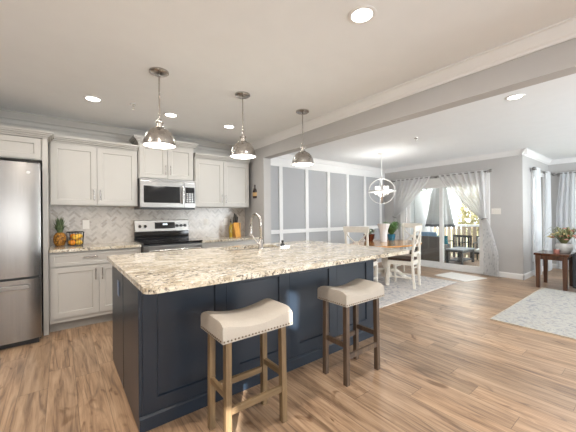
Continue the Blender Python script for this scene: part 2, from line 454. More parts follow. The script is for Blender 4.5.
# ------------------------------------------------------------------ mesh helpers
class MB:
    def __init__(s):
        s.v = []; s.f = []

    def add(s, vs, fs):
        k = len(s.v)
        s.v += [tuple(p) for p in vs]
        s.f += [tuple(i + k for i in f) for f in fs]
        return s

    def box(s, x0, x1, y0, y1, z0, z1):
        x0, x1 = sorted((x0, x1)); y0, y1 = sorted((y0, y1)); z0, z1 = sorted((z0, z1))
        return s.add([(x0, y0, z0), (x1, y0, z0), (x1, y1, z0), (x0, y1, z0), (x0, y0, z1), (x1, y0, z1), (x1, y1, z1), (x0, y1, z1)],
                     [(0, 3, 2, 1), (4, 5, 6, 7), (0, 1, 5, 4), (1, 2, 6, 5), (2, 3, 7, 6), (3, 0, 4, 7)])

    def beam(s, p0, p1, w, d, up=(0, 0, 1), taper=1.0):
        """A square bar from p0 to p1, w wide and d deep, end scaled by taper."""
        p0 = Vector(p0); p1 = Vector(p1); t = (p1 - p0).normalized(); u = Vector(up)
        if abs(t.dot(u)) > 0.95:
            u = Vector((0, 1, 0))
        a = t.cross(u).normalized(); b = a.cross(t).normalized()
        vs = []
        for p, k in ((p0, 1.0), (p1, taper)):
            for q, r in ((-1, -1), (1, -1), (1, 1), (-1, 1)):
                vs.append(p + a * (q * w / 2 * k) + b * (r * d / 2 * k))
        return s.add(vs, [(0, 1, 2, 3), (7, 6, 5, 4), (0, 4, 5, 1), (1, 5, 6, 2), (2, 6, 7, 3), (3, 7, 4, 0)])

    def tube(s, path, r, n=10, cap=True):
        pts = [Vector(p) for p in path]; m = len(pts)
        rs = r if isinstance(r, (list, tuple)) else [r] * m
        ref = None; vs = []
        for i, p in enumerate(pts):
            t = (pts[min(i + 1, m - 1)] - pts[max(i - 1, 0)]).normalized()
            if ref is None:
                ref = Vector((0, 0, 1)) if abs(t.z) < 0.9 else Vector((1, 0, 0))
            a = t.cross(ref).normalized(); b = a.cross(t).normalized(); ref = b
            for k in range(n):
                an = 2 * pi * k / n
                vs.append(p + (a * cos(an) + b * sin(an)) * rs[i])
        fs = []
        for i in range(m - 1):
            for k in range(n):
                fs.append((i * n + k, i * n + (k + 1) % n, (i + 1) * n + (k + 1) % n, (i + 1) * n + k))
        if cap:
            fs.append(tuple(range(n - 1, -1, -1))); fs.append(tuple((m - 1) * n + k for k in range(n)))
        return s.add(vs, fs)

    def ring(s, c, R, r, axis=(0, 0, 1), n=36, k=8, flat=None):
        """A torus; flat gives a strip section (half width along the axis, half thickness r)."""
        c = Vector(c); z = Vector(axis).normalized(); x = z.orthogonal().normalized(); y = z.cross(x)
        vs = []; fs = []
        for i in range(n):
            a = 2 * pi * i / n; d = x * cos(a) + y * sin(a)
            for j in range(k):
                b = 2 * pi * j / k + (pi / 4 if flat else 0)
                if flat:
                    vs.append(c + d * (R + r * (1 if cos(b) > 0 else -1)) + z * flat * (1 if sin(b) > 0 else -1))
                else:
                    vs.append(c + d * (R + r * cos(b)) + z * r * sin(b))
        for i in range(n):
            for j in range(k):
                fs.append((i * k + j, ((i + 1) % n) * k + j, ((i + 1) % n) * k + (j + 1) % k, i * k + (j + 1) % k))
        return s.add(vs, fs)

    def lathe(s, prof, c=(0, 0, 0), n=28, wob=None, cap=True):
        """prof: list of (radius, height); wob(angle, i) scales the radius."""
        vs = []; fs = []; m = len(prof)
        for i, (r, z) in enumerate(prof):
            for k in range(n):
                a = 2 * pi * k / n
                q = r * (wob(a, i) if wob else 1)
                vs.append((c[0] + q * cos(a), c[1] + q * sin(a), c[2] + z))
        for i in range(m - 1):
            for k in range(n):
                fs.append((i * n + k, i * n + (k + 1) % n, (i + 1) * n + (k + 1) % n, (i + 1) * n + k))
        if cap and prof[0][0] > 1e-5:
            fs.append(tuple(range(n - 1, -1, -1)))
        if cap and prof[-1][0] > 1e-5:
            fs.append(tuple((m - 1) * n + k for k in range(n)))
        return s.add(vs, fs)

    def ball(s, c, r, n=14, m=9, sq=(1, 1, 1)):
        prof = [(max(1e-6, sin(pi * i / m)), -cos(pi * i / m)) for i in range(m + 1)]
        vs = []; fs = []
        for (a, z) in prof:
            for k in range(n):
                t = 2 * pi * k / n
                vs.append((c[0] + r * sq[0] * a * cos(t), c[1] + r * sq[1] * a * sin(t), c[2] + r * sq[2] * z))
        for i in range(m):
            for k in range(n):
                fs.append((i * n + k, i * n + (k + 1) % n, (i + 1) * n + (k + 1) % n, (i + 1) * n + k))
        return s.add(vs, fs)

    def prism(s, outline, z0, z1, holes=()):
        """Extruded outline in XY with optional holes."""
        bm = bmesh.new(); edges = []
        for loop in [outline, *holes]:
            vs = [bm.verts.new((x, y, 0)) for x, y in loop]
            edges += [bm.edges.new((vs[i], vs[(i + 1) % len(vs)])) for i in range(len(vs))]
        bmesh.ops.triangle_fill(bm, edges=edges, use_beauty=True)
        bmesh.ops.recalc_face_normals(bm, faces=bm.faces)
        bm.verts.ensure_lookup_table()
        base = [v.co.copy() for v in bm.verts]; n = len(base)
        tris = [[v.index for v in f.verts] for f in bm.faces]
        up = sum(f.normal.z for f in bm.faces) > 0
        bm.free()
        vs = [(p.x, p.y, z0) for p in base] + [(p.x, p.y, z1) for p in base]; fs = []
        for t in tris:
            t = t if up else t[::-1]
            fs.append(tuple(t[::-1])); fs.append(tuple(i + n for i in t))
        k = 0
        for loop in [outline, *holes]:
            L = len(loop)
            for i in range(L):
                a, b = k + i, k + (i + 1) % L
                fs.append((a, b, b + n, a + n))
            k += L
        return s.add(vs, fs)

    def extrude(s, prof, p0, p1, side, up=(0, 0, 1)):
        """Sweep a 2D profile (a along side, b along up) straight from p0 to p1."""
        p0 = Vector(p0); p1 = Vector(p1); sd = Vector(side); u = Vector(up); n = len(prof)
        vs = [p + sd * a + u * b for p in (p0, p1) for a, b in prof]
        fs = [(i, (i + 1) % n, n + (i + 1) % n, n + i) for i in range(n)]
        fs += [tuple(range(n - 1, -1, -1)), tuple(range(n, 2 * n))]
        return s.add(vs, fs)

    def sheet(s, grid):
        r = len(grid); c = len(grid[0])
        return s.add([p for row in grid for p in row],
                     [(i * c + j, i * c + j + 1, (i + 1) * c + j + 1, (i + 1) * c + j) for i in range(r - 1) for j in range(c - 1)])

    def move(s, loc=(0, 0, 0), rotz=0.0):
        ca, sa = cos(rotz), sin(rotz)
        s.v = [(x * ca - y * sa + loc[0], x * sa + y * ca + loc[1], z + loc[2]) for x, y, z in s.v]
        return s


def wloc(o):
    p = Vector((0, 0, 0))
    while o is not None:
        p += Vector(o.location); o = o.parent
    return p


def obj(name, mb, mat, parent=None, smooth=False, bevel=0.0, seg=2, thick=0.0, sub=0, origin=None):
    """Link one mesh object. Coordinates are world ones; under a parent they become relative to it."""
    me = bpy.data.meshes.new(name)
    off = wloc(parent) if parent else (Vector(origin) if origin else Vector((0, 0, 0)))
    me.from_pydata([(x - off.x, y - off.y, z - off.z) for x, y, z in mb.v], [], mb.f)
    bm = bmesh.new(); bm.from_mesh(me)
    bmesh.ops.recalc_face_normals(bm, faces=bm.faces)
    bm.to_mesh(me); bm.free()
    me.materials.append(mat)
    o = bpy.data.objects.new(name, me); COL.objects.link(o)
    if parent:
        o.parent = parent
    elif origin:
        o.location = origin
    if thick:
        md = o.modifiers.new('thickness', 'SOLIDIFY'); md.thickness = thick; md.offset = 0
    if bevel:
        md = o.modifiers.new('bevel', 'BEVEL'); md.width = bevel; md.segments = seg; md.limit_method = 'ANGLE'; md.angle_limit = radians(40)
    if sub:
        md = o.modifiers.new('subdivision', 'SUBSURF'); md.levels = sub; md.render_levels = sub
    if smooth:
        me.polygons.foreach_set('use_smooth', [True] * len(me.polygons))
        if smooth != 'all':
            try:
                me.set_sharp_from_angle(angle=radians(38))
            except Exception:
                pass
    return o


def tag(o, label, cat, group=None, kind=None):
    o['label'] = label; o['category'] = cat
    if group:
        o['group'] = group
    if kind:
        o['kind'] = kind
    return o


def thing(name, loc, label, cat, group=None):
    o = bpy.data.objects.new(name, None); COL.objects.link(o)
    o.location = loc; o.empty_display_size = 0.1
    return tag(o, label, cat, group)


def struct(name, mb, mat, label=None, cat=None, **kw):
    o = obj(name, mb, mat, None, **kw); o['kind'] = 'structure'
    if label:
        o['label'] = label; o['category'] = cat
    return o


def dup(o, parent=None):
    c = o.copy(); COL.objects.link(c)
    c.parent = parent
    for ch in list(o.children):
        dup(ch, c)
    return c


def rounded_rect(x0, x1, y0, y1, r, n=6, corners=(1, 1, 1, 1)):
    """Counter-clockwise outline; corners in the order (x0,y0), (x1,y0), (x1,y1), (x0,y1)."""
    pts = []
    for (cx, cy, a0, on) in ((x0, y0, pi, corners[0]), (x1, y0, 1.5 * pi, corners[1]), (x1, y1, 0, corners[2]), (x0, y1, pi / 2, corners[3])):
        if not on:
            pts.append((cx, cy)); continue
        ox = cx + r if cx == x0 else cx - r; oy = cy + r if cy == y0 else cy - r
        for i in range(n + 1):
            a = a0 + pi / 2 * i / n
            pts.append((ox + r * cos(a), oy + r * sin(a)))
    return pts


def wall_panel(axis, pos, th, a0, a1, z0, z1, holes=()):
    """A wall slab with rectangular openings. axis 'x': lies along X at y=pos..pos+th; 'y': along Y at x=pos..pos+th."""
    mb = MB()
    A = sorted({a0, a1, *[h[0] for h in holes], *[h[1] for h in holes]})
    Z = sorted({z0, z1, *[h[2] for h in holes], *[h[3] for h in holes]})
    full = lambda i, j: 0 <= i < len(A) - 1 and 0 <= j < len(Z) - 1 and not any(h[0] <= A[i] < h[1] and h[2] <= Z[j] < h[3] for h in holes)
    pt = (lambda a, d, z: (a, d, z)) if axis == 'x' else (lambda a, d, z: (d, a, z))
    p0, p1 = pos, pos + th
    for i in range(len(A) - 1):
        for j in range(len(Z) - 1):
            if not full(i, j):
                continue
            b0, b1, c0, c1 = A[i], A[i + 1], Z[j], Z[j + 1]
            mb.add([pt(b0, p0, c0), pt(b1, p0, c0), pt(b1, p0, c1), pt(b0, p0, c1)], [(0, 1, 2, 3)])
            mb.add([pt(b0, p1, c0), pt(b1, p1, c0), pt(b1, p1, c1), pt(b0, p1, c1)], [(3, 2, 1, 0)])
            for di, dj, e in ((-1, 0, ((b0, c0), (b0, c1))), (1, 0, ((b1, c0), (b1, c1))), (0, -1, ((b0, c0), (b1, c0))), (0, 1, ((b0, c1), (b1, c1)))):
                if not full(i + di, j + dj):
                    (q, r), (q2, r2) = e
                    mb.add([pt(q, p0, r), pt(q2, p0, r2), pt(q2, p1, r2), pt(q, p1, r)], [(0, 1, 2, 3)])
    # weld doubles so the slab is one closed surface
    bm = bmesh.new()
    vs = [bm.verts.new(v) for v in mb.v]
    for f in mb.f:
        try:
            bm.faces.new([vs[i] for i in f])
        except ValueError:
            pass
    bmesh.ops.remove_doubles(bm, verts=bm.verts, dist=1e-5)
    bm.verts.index_update()
    out = MB(); out.v = [tuple(v.co) for v in bm.verts]; out.f = [tuple(v.index for v in f.verts) for f in bm.faces]
    bm.free()
    return out


# ------------------------------------------------------------------ the room
CEIL = 2.46
KY = 4.60            # kitchen back wall
PY = 4.66            # panelled dining wall
SX = 6.89            # patio door wall
RY = 1.67            # return wall of the living room
FX = 8.87            # far living wall
XL = -1.75           # left wall (outside the frame)
FY = -3.60           # wall behind the photographer
BX0, BX1 = 2.58, 2.715   # dividing beam and stub wall

struct('floor', MB().box(XL - .12, FX + .12, FY - .12, PY + .12, -.1, 0), M['floor'])
struct('ceiling', MB().box(XL - .12, FX + .12, FY - .12, PY + .12, CEIL, CEIL + .1), M['ceiling'])
struct('wall_left', wall_panel('y', XL - .02, .02, FY, KY, 0, CEIL, [(-2.81, -2.63, 1.83, 2.13), (-2.115, -2.005, 1.10, 1.37)]), M['wall'])  # two unseen slots added to shape the sun streaks
struct('wall_kitchen', wall_panel('x', KY, .12, XL - .12, BX1, 0, CEIL), M['wall'])
struct('wall_dining', wall_panel('x', PY, .12, BX1, SX + .14, 0, CEIL), M['wall_panel'])
D0, D1, DZ = 2.29, 4.10, 2.0
struct('wall_patio', wall_panel('y', SX, .14, RY, PY, 0, CEIL, [(D0, D1, 0, DZ)]), M['wall'])
struct('wall_return', wall_panel('x', RY, .14, SX + .14, FX + .12, 0, CEIL, [(7.55, 8.35, .35, 2.05)]), M['wall'])
struct('wall_far', wall_panel('y', FX, .12, FY, RY, 0, CEIL, [(-.1, 1.2, .35, 2.05)]), M['wall'])
struct('wall_behind', wall_panel('x', FY - .12, .12, XL - .12, FX + .12, 0, CEIL, [(-.6, 2.0, .5, 2.15), (4.1, 7.5, .5, 2.15)]), M['wall'])
struct('wall_stub', MB().box(BX0, BX1, 3.97, KY, 0, CEIL), M['wall'])
struct('beam', MB().box(BX0, BX1, FY, 3.97, 2.182, CEIL), M['wall'])

struct('wall_sun_block', MB().box(XL - .12, SX + .14, FY - .12, PY + .12, CEIL + .101, 5.6), M['wall'])  # unseen block added above the house to keep sun off deck and trees

# mouldings
CROWN = [(0, 0), (0, -.10), (.012, -.10), (.016, -.085), (.030, -.075), (.034, -.060), (.062, -.026), (.066, -.014), (.080, -.010), (.080, 0)]


def crown(n, p0, p1, side):
    o = struct('trim_%d' % n, MB().extrude(CROWN, p0, p1, side), M['trim'], smooth=True)
    return o


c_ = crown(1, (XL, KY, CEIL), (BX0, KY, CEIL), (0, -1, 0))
c_.data.materials[0] = M['cab_in']  # cabinet greige stands in for shade on this white crown
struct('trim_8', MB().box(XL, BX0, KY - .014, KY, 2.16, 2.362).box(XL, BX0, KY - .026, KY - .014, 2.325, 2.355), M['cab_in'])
crown(2, (BX0, FY, CEIL), (BX0, KY, CEIL), (-1, 0, 0))
crown(3, (BX1, PY, CEIL), (SX, PY, CEIL), (0, -1, 0))
crown(4, (SX, PY, CEIL), (SX, RY - .08, CEIL), (-1, 0, 0))
crown(5, (SX - .08, RY, CEIL), (FX, RY, CEIL), (0, -1, 0))
crown(6, (FX, RY, CEIL), (FX, FY, CEIL), (-1, 0, 0))

BASE = [(0, 0), (.016, 0), (.016, .085), (.008, .105), (0, .105)]


def baseboard(side_name, p0, p1, side):
    struct('baseboard_' + side_name, MB().extrude(BASE, p0, p1, side), M['trim'])


for n_, a_, b_ in ((3, -.6, 2.0), (4, 4.1, 7.5)):  # unseen frames added round the fill lights behind the photographer
    wb = struct('window_%d' % n_, MB().box(a_ - .07, a_, FY, FY + .018, .43, 2.22).box(b_, b_ + .07, FY, FY + .018, .43, 2.22).box(a_, b_, FY, FY + .018, 2.15, 2.22).box(a_, b_, FY, FY + .03, .43, .5), M['trim'])
    obj('sun_block_panel', MB().box(a_, b_, FY - .08, FY - .07, .5, 2.15), M['trim'], wb)  # unseen panel added to keep the sun out of the opening
struct('fill_left_frame', MB().box(XL, XL + .02, -3.03, -2.96, 0, 2.2).box(XL, XL + .02, -1.64, -1.57, 0, 2.2).box(XL, XL + .02, -2.96, -1.64, 2.13, 2.2).box(XL, XL + .02, -2.96, -1.64, .0, .58), M['trim'])  # trim frame added round the unseen left fill light
baseboard('dining', (BX1, PY, 0), (SX, PY, 0), (0, -1, 0))
baseboard('patio', (SX, D0 - .09, 0), (SX, RY - .016, 0), (-1, 0, 0))
baseboard('return', (SX - .016, RY, 0), (FX, RY, 0), (0, -1, 0))
baseboard('far', (FX, RY, 0), (FX, FY, 0), (-1, 0, 0))

# board and batten grid on the dining wall
gr = MB()
gr.box(BX1, SX, PY - .016, PY, 2.215, 2.37)
gr.box(BX1, SX, PY - .016, PY, .09, .16)
gr.box(BX1, SX, PY - .030, PY, .895, .972)
for x in (2.76, 3.418, 4.098, 4.745, 5.385, 6.04, 6.70):
    gr.box(x - .042, x + .042, PY - .020, PY, .10, .90)
    gr.box(x - .042, x + .042, PY - .020, PY, .965, 2.22)
struct('trim_7', gr, M['trim'])

# ------------------------------------------------------------------ patio door, windows
dr = struct('door_1', MB().box(SX + .02, SX + .12, D0, D0 + .05, 0, DZ).box(SX + .02, SX + .12, D1 - .05, D1, 0, DZ)
            .box(SX + .02, SX + .12, D0 + .05, D1 - .05, DZ - .06, DZ).box(SX + .0, SX + .14, D0 + .05, D1 - .05, 0, .035), M['trim'])
cs = MB()
cs.box(SX - .018, SX + .002, D0 - .085, D0 + .012, 0, DZ + .085).box(SX - .018, SX + .002, D1 - .012, D1 + .085, 0, DZ + .085).box(SX - .018, SX + .002, D0 + .012, D1 - .012, DZ - .012, DZ + .085)
obj('casing', cs, M['trim'], dr)


def sash(parent, name, axis, pos, th, a0, a1, z0, z1, st, rail, pane_mat):
    pt = (lambda m, b0, b1, c0, c1: m.box(pos, pos + th, b0, b1, c0, c1)) if axis == 'y' else (lambda m, b0, b1, c0, c1: m.box(b0, b1, pos, pos + th, c0, c1))
    m = MB()
    pt(m, a0, a0 + st, z0, z1); pt(m, a1 - st, a1, z0, z1); pt(m, a0 + st, a1 - st, z0, z0 + rail); pt(m, a0 + st, a1 - st, z1 - st, z1)
    o = obj(name, m, M['trim'], parent)
    p = MB()
    mid = pos + th / 2
    if axis == 'y':
        p.box(mid - .003, mid + .003, a0 + st, a1 - st, z0 + rail, z1 - st)
    else:
        p.box(a0 + st, a1 - st, mid - .003, mid + .003, z0 + rail, z1 - st)
    obj('pane', p, pane_mat, o)
    return o


sash(dr, 'fixed_panel', 'y', SX + .075, .035, 3.16, D1 - .05, .036, DZ - .061, .075, .10, M['glass'])
sl = sash(dr, 'sliding_panel', 'y', SX + .035, .035, D0 + .05, 3.235, .036, DZ - .061, .075, .10, M['glass'])
obj('handle', MB().box(SX + .012, SX + .036, 3.185, 3.215, .95, 1.15), M['trim'], sl, bevel=.004)

for n, ax, pos, a0, a1 in ((1, 'x', RY, 7.55, 8.35), (2, 'y', FX, -.1, 1.2)):
    t = .14 if n == 1 else .12
    m = MB()
    bx = (lambda m, b0, b1, c0, c1, d0, d1: m.box(b0, b1, d0, d1, c0, c1)) if ax == 'x' else (lambda m, b0, b1, c0, c1, d0, d1: m.box(d0, d1, b0, b1, c0, c1))
    bx(m, a0 - .07, a0 + .01, .28, 2.12, pos - .018, pos + .002); bx(m, a1 - .01, a1 + .07, .28, 2.12, pos - .018, pos + .002)
    bx(m, a0 + .01, a1 - .01, 2.04, 2.12, pos - .018, pos + .002); bx(m, a0 + .01, a1 - .01, .28, .36, pos - .03, pos + .002)
    w = struct('window_%d' % n, m, M['trim'])
    sash(w, 'lower_sash', ax, pos + .05, .03, a0, a1, .35, 1.22, .045, .05, M['glass'])
    sash(w, 'upper_sash', ax, pos + .085, .03, a0, a1, 1.19, 2.05, .045, .05, M['glass'])


# ------------------------------------------------------------------ outside
DKZ = -.06
struct('ground', MB().box(7.0, 40, -25, 40, -.75, -.65), M['lawn'])
dk = MB()
for i in range(27):
    x = 7.04 + i * .103
    dk.box(x, x + .098, .4, 6.5, DKZ - .03, DKZ)
dk.box(7.04, 9.82, .4, 6.5, -.65, DKZ - .031)
tag(obj('deck', dk, M['deck']), 'sunlit tan board deck outside the sliding patio door', 'deck', kind='structure')

fn = thing('privacy_fence', (7.1, 4.5, DKZ), 'tall white vinyl privacy fence standing along the left side of the deck', 'fence')
for x in (7.15, 8.12, 9.08):
    obj('post', MB().box(x - .05, x + .05, 4.45, 4.55, DKZ, 2.02).box(x - .06, x + .06, 4.44, 4.56, 2.02, 2.06), M['vinyl'], fn, bevel=.004)
pn = MB()
for k in range(12):
    x0 = 7.2 + k * .0725 + (.10 if k >= 12 else 0)
    pn.box(x0, x0 + .069, 4.485, 4.515, DKZ + .05, 1.88)
for k in range(12):
    x0 = 8.17 + k * .0715
    pn.box(x0, x0 + .068, 4.485, 4.515, DKZ + .05, 1.88)
pn.box(7.2, 9.03, 4.47, 4.53, 1.86, 1.95).box(7.2, 9.03, 4.47, 4.53, DKZ + .02, DKZ + .12)
obj('panel', pn, M['vinyl'], fn)

rl = thing('deck_railing', (9.7, 2.9, DKZ), 'white topped railing with tan pickets along the far edge of the deck', 'railing')
obj('top_rail', MB().box(9.64, 9.76, .5, 6.4, .87, .93), M['vinyl'], rl, bevel=.006)
obj('bottom_rail', MB().box(9.67, 9.73, .5, 6.4, DKZ + .08, DKZ + .15), M['tan_wood'], rl)
y = .55
while y < 6.35:
    if 2.6 < y < 5.4:
        obj('picket', MB().box(9.68, 9.705, y, y + .10, DKZ + .0, .868), M['tan_wood'], rl)
    y += .145


def tree(name, x, y, h, r, mat, label, n=500, leaf=.12, z0=-.65, trunk_r=.06):
    t = thing(name, (x, y, z0), label, 'tree', 'trees beyond the deck')
    rnd = random.Random(int(x * 100 + y * 10))
    tr = MB()
    top = z0 + h * .8
    tr.tube([(x, y, z0), (x + .05, y - .03, z0 + h * .3), (x - .04, y + .04, z0 + h * .55), (x, y, top)], [trunk_r, trunk_r * .8, trunk_r * .55, trunk_r * .2], 8)
    for k in range(9):
        a = rnd.uniform(0, 2 * pi); zz = z0 + h * rnd.uniform(.3, .65); L = r * rnd.uniform(.6, 1.0)
        tr.tube([(x, y, zz), (x + cos(a) * L * .5, y + sin(a) * L * .5, zz + L * .45), (x + cos(a) * L, y + sin(a) * L, zz + L * 1.1)], [trunk_r * .45, trunk_r * .28, trunk_r * .1], 6)
    obj('trunk', tr, M['bark'], t, smooth='all')
    lf = MB()
    for k in range(n):
        while True:
            p = Vector((rnd.uniform(-1, 1), rnd.uniform(-1, 1), rnd.uniform(-1, 1)))
            if .25 < p.length < 1:
                break
        c = Vector((x + p.x * r, y + p.y * r, z0 + h * .62 + p.z * h * .40))
        u = Vector((rnd.uniform(-1, 1), rnd.uniform(-1, 1), rnd.uniform(-1, 1))).normalized(); v = u.orthogonal().normalized()
        s = leaf * rnd.uniform(.6, 1.3)
        lf.add([c - u * s, c + v * s * .5 + u * s * .1, c + u * s, c - v * s * .5 + u * s * .1], [(0, 1, 2, 3)])
    lo = obj('foliage', lf, mat, t); lo['kind'] = 'stuff'
    return t


tree('autumn_tree', 13.2, 4.2, 2.9, 1.15, M['leaf_gold'], 'bushy golden green tree standing past the railing at the right of the patio door', 1500, .10)
tree('bare_tree', 16.2, 6.4, 6.5, 1.5, M['leaf_pale'], 'tall pale nearly bare tree rising beside the patio umbrella', 330, .09, trunk_r=.09)
tree('evergreen_tree', 12.4, 7.0, 4.2, 1.0, M['leaf_dark'], 'dark green tree showing over the top of the white privacy fence', 650, .10)
tree('slender_tree', 19.5, 7.2, 7.0, 1.7, M['leaf_pale'], 'slender pale tree far behind the golden green one', 300, .10, trunk_r=.10)

# patio umbrella, half closed
UX, UY = 8.6, 4.0
um = thing('patio_umbrella', (UX, UY, DKZ), 'grey and white patio umbrella folded half down on the deck', 'umbrella')
obj('pole', MB().tube([(UX, UY, DKZ + .06), (UX, UY, 2.62)], .02, 12), M['dark_metal'], um, smooth=True)
obj('base', MB().lathe([(.01, 0), (.24, 0), (.24, .04), (.06, .075), (.03, .13), (.01, .13)], (UX, UY, DKZ), 24), M['dark_metal'], um, smooth=True)
prof = [(.025, 2.60), (.10, 2.35), (.19, 1.95), (.26, 1.5), (.31, 1.15), (.335, .97)]
obj('canopy', (lambda m: m)(MB().lathe(prof, (UX, UY, 0), 64, lambda a, i: 1 + .16 * (i / 5) * cos(8 * a), False)), M['canvas'], um, smooth='all', thick=.004)
obj('valance', MB().lathe([(.336, .968), (.35, .90)], (UX, UY, 0), 64, lambda a, i: 1 + .16 * cos(8 * a), False), M['canvas_hem'], um, smooth='all', thick=.006)
obj('finial', MB().ball((UX, UY, 2.65), .03), M['dark_metal'], um, smooth=True)


def cushion(mb, x0, x1, y0, y1, z0, z1):
    return mb.box(x0, x1, y0, y1, z0, z1)


def pillow(name, c, w, h, t, rot, mat, label, cat='pillow', group=None, tilt=.25):
    """A square stuffed pillow standing on its edge, facing the direction rot."""
    mb = MB(); n = 9; g1 = []; g2 = []
    for i in range(n):
        r1 = []; r2 = []
        for j in range(n):
            a = i / (n - 1) * 2 - 1; b = j / (n - 1) * 2 - 1
            puff = t / 2 * (max(0, (1 - a ** 4)) * max(0, (1 - b ** 4))) ** .5 + .004
            px = a * w / 2 * (1 - .06 * (1 - b * b)); pz = b * h / 2 * (1 - .06 * (1 - a * a))
            r1.append((px, puff, pz)); r2.append((px, -puff, pz))
        g1.append(r1); g2.append(r2)
    mb.sheet(g1).sheet([r[::-1] for r in g2])
    o = obj(name, mb, mat, smooth='all')
    bm = bmesh.new(); bm.from_mesh(o.data); bmesh.ops.remove_doubles(bm, verts=bm.verts, dist=.009); bmesh.ops.recalc_face_normals(bm, faces=bm.faces); bm.to_mesh(o.data); bm.free()
    o.location = c; o.rotation_euler = (tilt, 0, rot)
    return tag(o, label, cat, group)


# wicker armchairs on the deck
def wicker_chair(loc, rz, label, cush):
    t = thing('wicker_armchair', (0, 0, 0), label, 'armchair', 'wicker seats on the deck')
    obj('body', MB().box(-.36, .36, -.36, .36, .10, .36), M['wicker'], t, bevel=.02)
    for s in (-1, 1):
        obj('arm', MB().box(s * .30 - .07, s * .30 + .07, -.38, .36, .36, .60), M['wicker'], t, bevel=.02)
    obj('backrest', MB().extrude([(-.38, .34), (-.26, .34), (-.33, .86), (-.43, .86)], (-.36, 0, 0), (.36, 0, 0), (0, 1, 0)), M['wicker'], t, bevel=.015)
    for sx in (-1, 1):
        for sy in (-1, 1):
            obj('leg', MB().box(sx * .31 - .025, sx * .31 + .025, sy * .31 - .025, sy * .31 + .025, 0, .10), M['dark_metal'], t)
    if cush:
        obj('seat_cushion', MB().box(-.22, .22, -.24, .36, .362, .47), cush, t, bevel=.03, seg=3)
        obj('back_cushion', MB().extrude([(-.255, .475), (-.13, .475), (-.21, .98), (-.32, .98)], (-.22, 0, 0), (.22, 0, 0), (0, 1, 0)), cush, t, bevel=.03, seg=3)
    t.location = loc; t.rotation_euler = (0, 0, rz)
    return t


wicker_chair((7.96, 3.93, DKZ), radians(-84), 'dark wicker armchair with blue cushions turned away beside the door mullion', M['blue_cloth'])
_w = [o for o in COL.objects if o.name == 'wicker_armchair'][0]; _w.scale = (1, 1, .86)
pillow('teal_pillow', (8.10, 3.76, .54), .40, .30, .12, radians(-84), M['teal_cloth'], 'teal throw pillow in the wicker armchair on the deck', tilt=.3)

ct = thing('patio_coffee_table', (8.12, 3.27, DKZ), 'dark framed patio coffee table with slate top and lower shelf', 'table')
obj('table_top', MB().box(7.74, 8.50, 3.06, 3.48, .335, .37), M['slate_top'], ct, bevel=.006)
obj('shelf', MB().box(7.78, 8.46, 3.10, 3.44, .07, .09), M['dark_metal'], ct)
for x in (7.785, 8.455):
    for y in (3.10, 3.44):
        obj('leg', MB().box(x - .025, x + .025, y - .025, y + .025, DKZ, .335), M['dark_metal'], ct)
obj('apron', MB().box(7.80, 8.44, 3.09, 3.11, .28, .335), M['dark_metal'], ct); obj('apron', MB().box(7.80, 8.44, 3.43, 3.45, .28, .335), M['dark_metal'], ct)

# metal frame patio armchairs to the right
def patio_armchair(loc, rz, label, cushions):
    t = thing('patio_armchair', (0, 0, 0), label, 'armchair', 'dark metal patio armchairs')
    for x in (-.29, .29):
        for y in (-.28, .28):
            obj('leg', MB().box(x - .02, x + .02, y - .02, y + .02, 0, .60 if x < 0 else .84), M['dark_metal'], t)
    obj('seat_frame', MB().box(-.31, .31, -.30, .30, .28, .33), M['dark_metal'], t)
    for y in (-.28, .28):
        obj('armrest', MB().box(-.31, .27, y - .02, y + .02, .601, .63), M['dark_metal'], t)
    obj('back_rail', MB().box(.27, .31, -.26, .26, .76, .84), M['dark_metal'], t)
    obj('back_rail', MB().box(.27, .31, -.26, .26, .36, .41), M['dark_metal'], t)
    for k in range(5):
        y = -.20 + k * .10
        obj('back_slat', MB().box(.28, .30, y - .018, y + .018, .41, .76), M['dark_metal'], t)
    if cushions:
        obj('seat_cushion', MB().box(-.29, .20, -.25, .25, .331, .43), M['white_cushion'], t, bevel=.03, seg=3)
        obj('back_cushion', MB().box(.15, .265, -.25, .25, .435, .80), M['white_cushion'], t, bevel=.03, seg=3)
    t.location = loc; t.rotation_euler = (0, 0, rz); t.scale = (.92, .92, .82)
    return t


patio_armchair((9.15, 3.02, DKZ), radians(10), 'dark framed patio armchair with white cushions next to the right door jamb', True)
patio_armchair((9.15, 3.78, DKZ), radians(-10), 'bare dark slatted patio armchair behind the coffee table', False)

# ------------------------------------------------------------------ kitchen cabinets
def shaker(parent, name, x0, x1, z0, z1, yf, mat, st=.058, depth=.02, rec=.009):
    """A recessed-panel front facing -Y with its face at y = yf, one mesh."""
    m = MB()
    y1 = yf + depth
    xi0, xi1, zi0, zi1 = x0 + st, x1 - st, z0 + st, z1 - st
    b = .006
    vs = [(x0, yf, z0), (x1, yf, z0), (x1, yf, z1), (x0, yf, z1),
          (xi0, yf, zi0), (xi1, yf, zi0), (xi1, yf, zi1), (xi0, yf, zi1),
          (xi0 + b, yf + rec, zi0 + b), (xi1 - b, yf + rec, zi0 + b), (xi1 - b, yf + rec, zi1 - b), (xi0 + b, yf + rec, zi1 - b),
          (x0, y1, z0), (x1, y1, z0), (x1, y1, z1), (x0, y1, z1)]
    fs = []
    for k in range(4):
        n = (k + 1) % 4
        fs += [(k, n, 4 + n, 4 + k), (4 + k, 4 + n, 8 + n, 8 + k), (k, 12 + k, 12 + n, n)]
    fs += [(8, 9, 10, 11), (15, 14, 13, 12)]
    m.add(vs, fs)
    return obj(name, m, mat, parent)


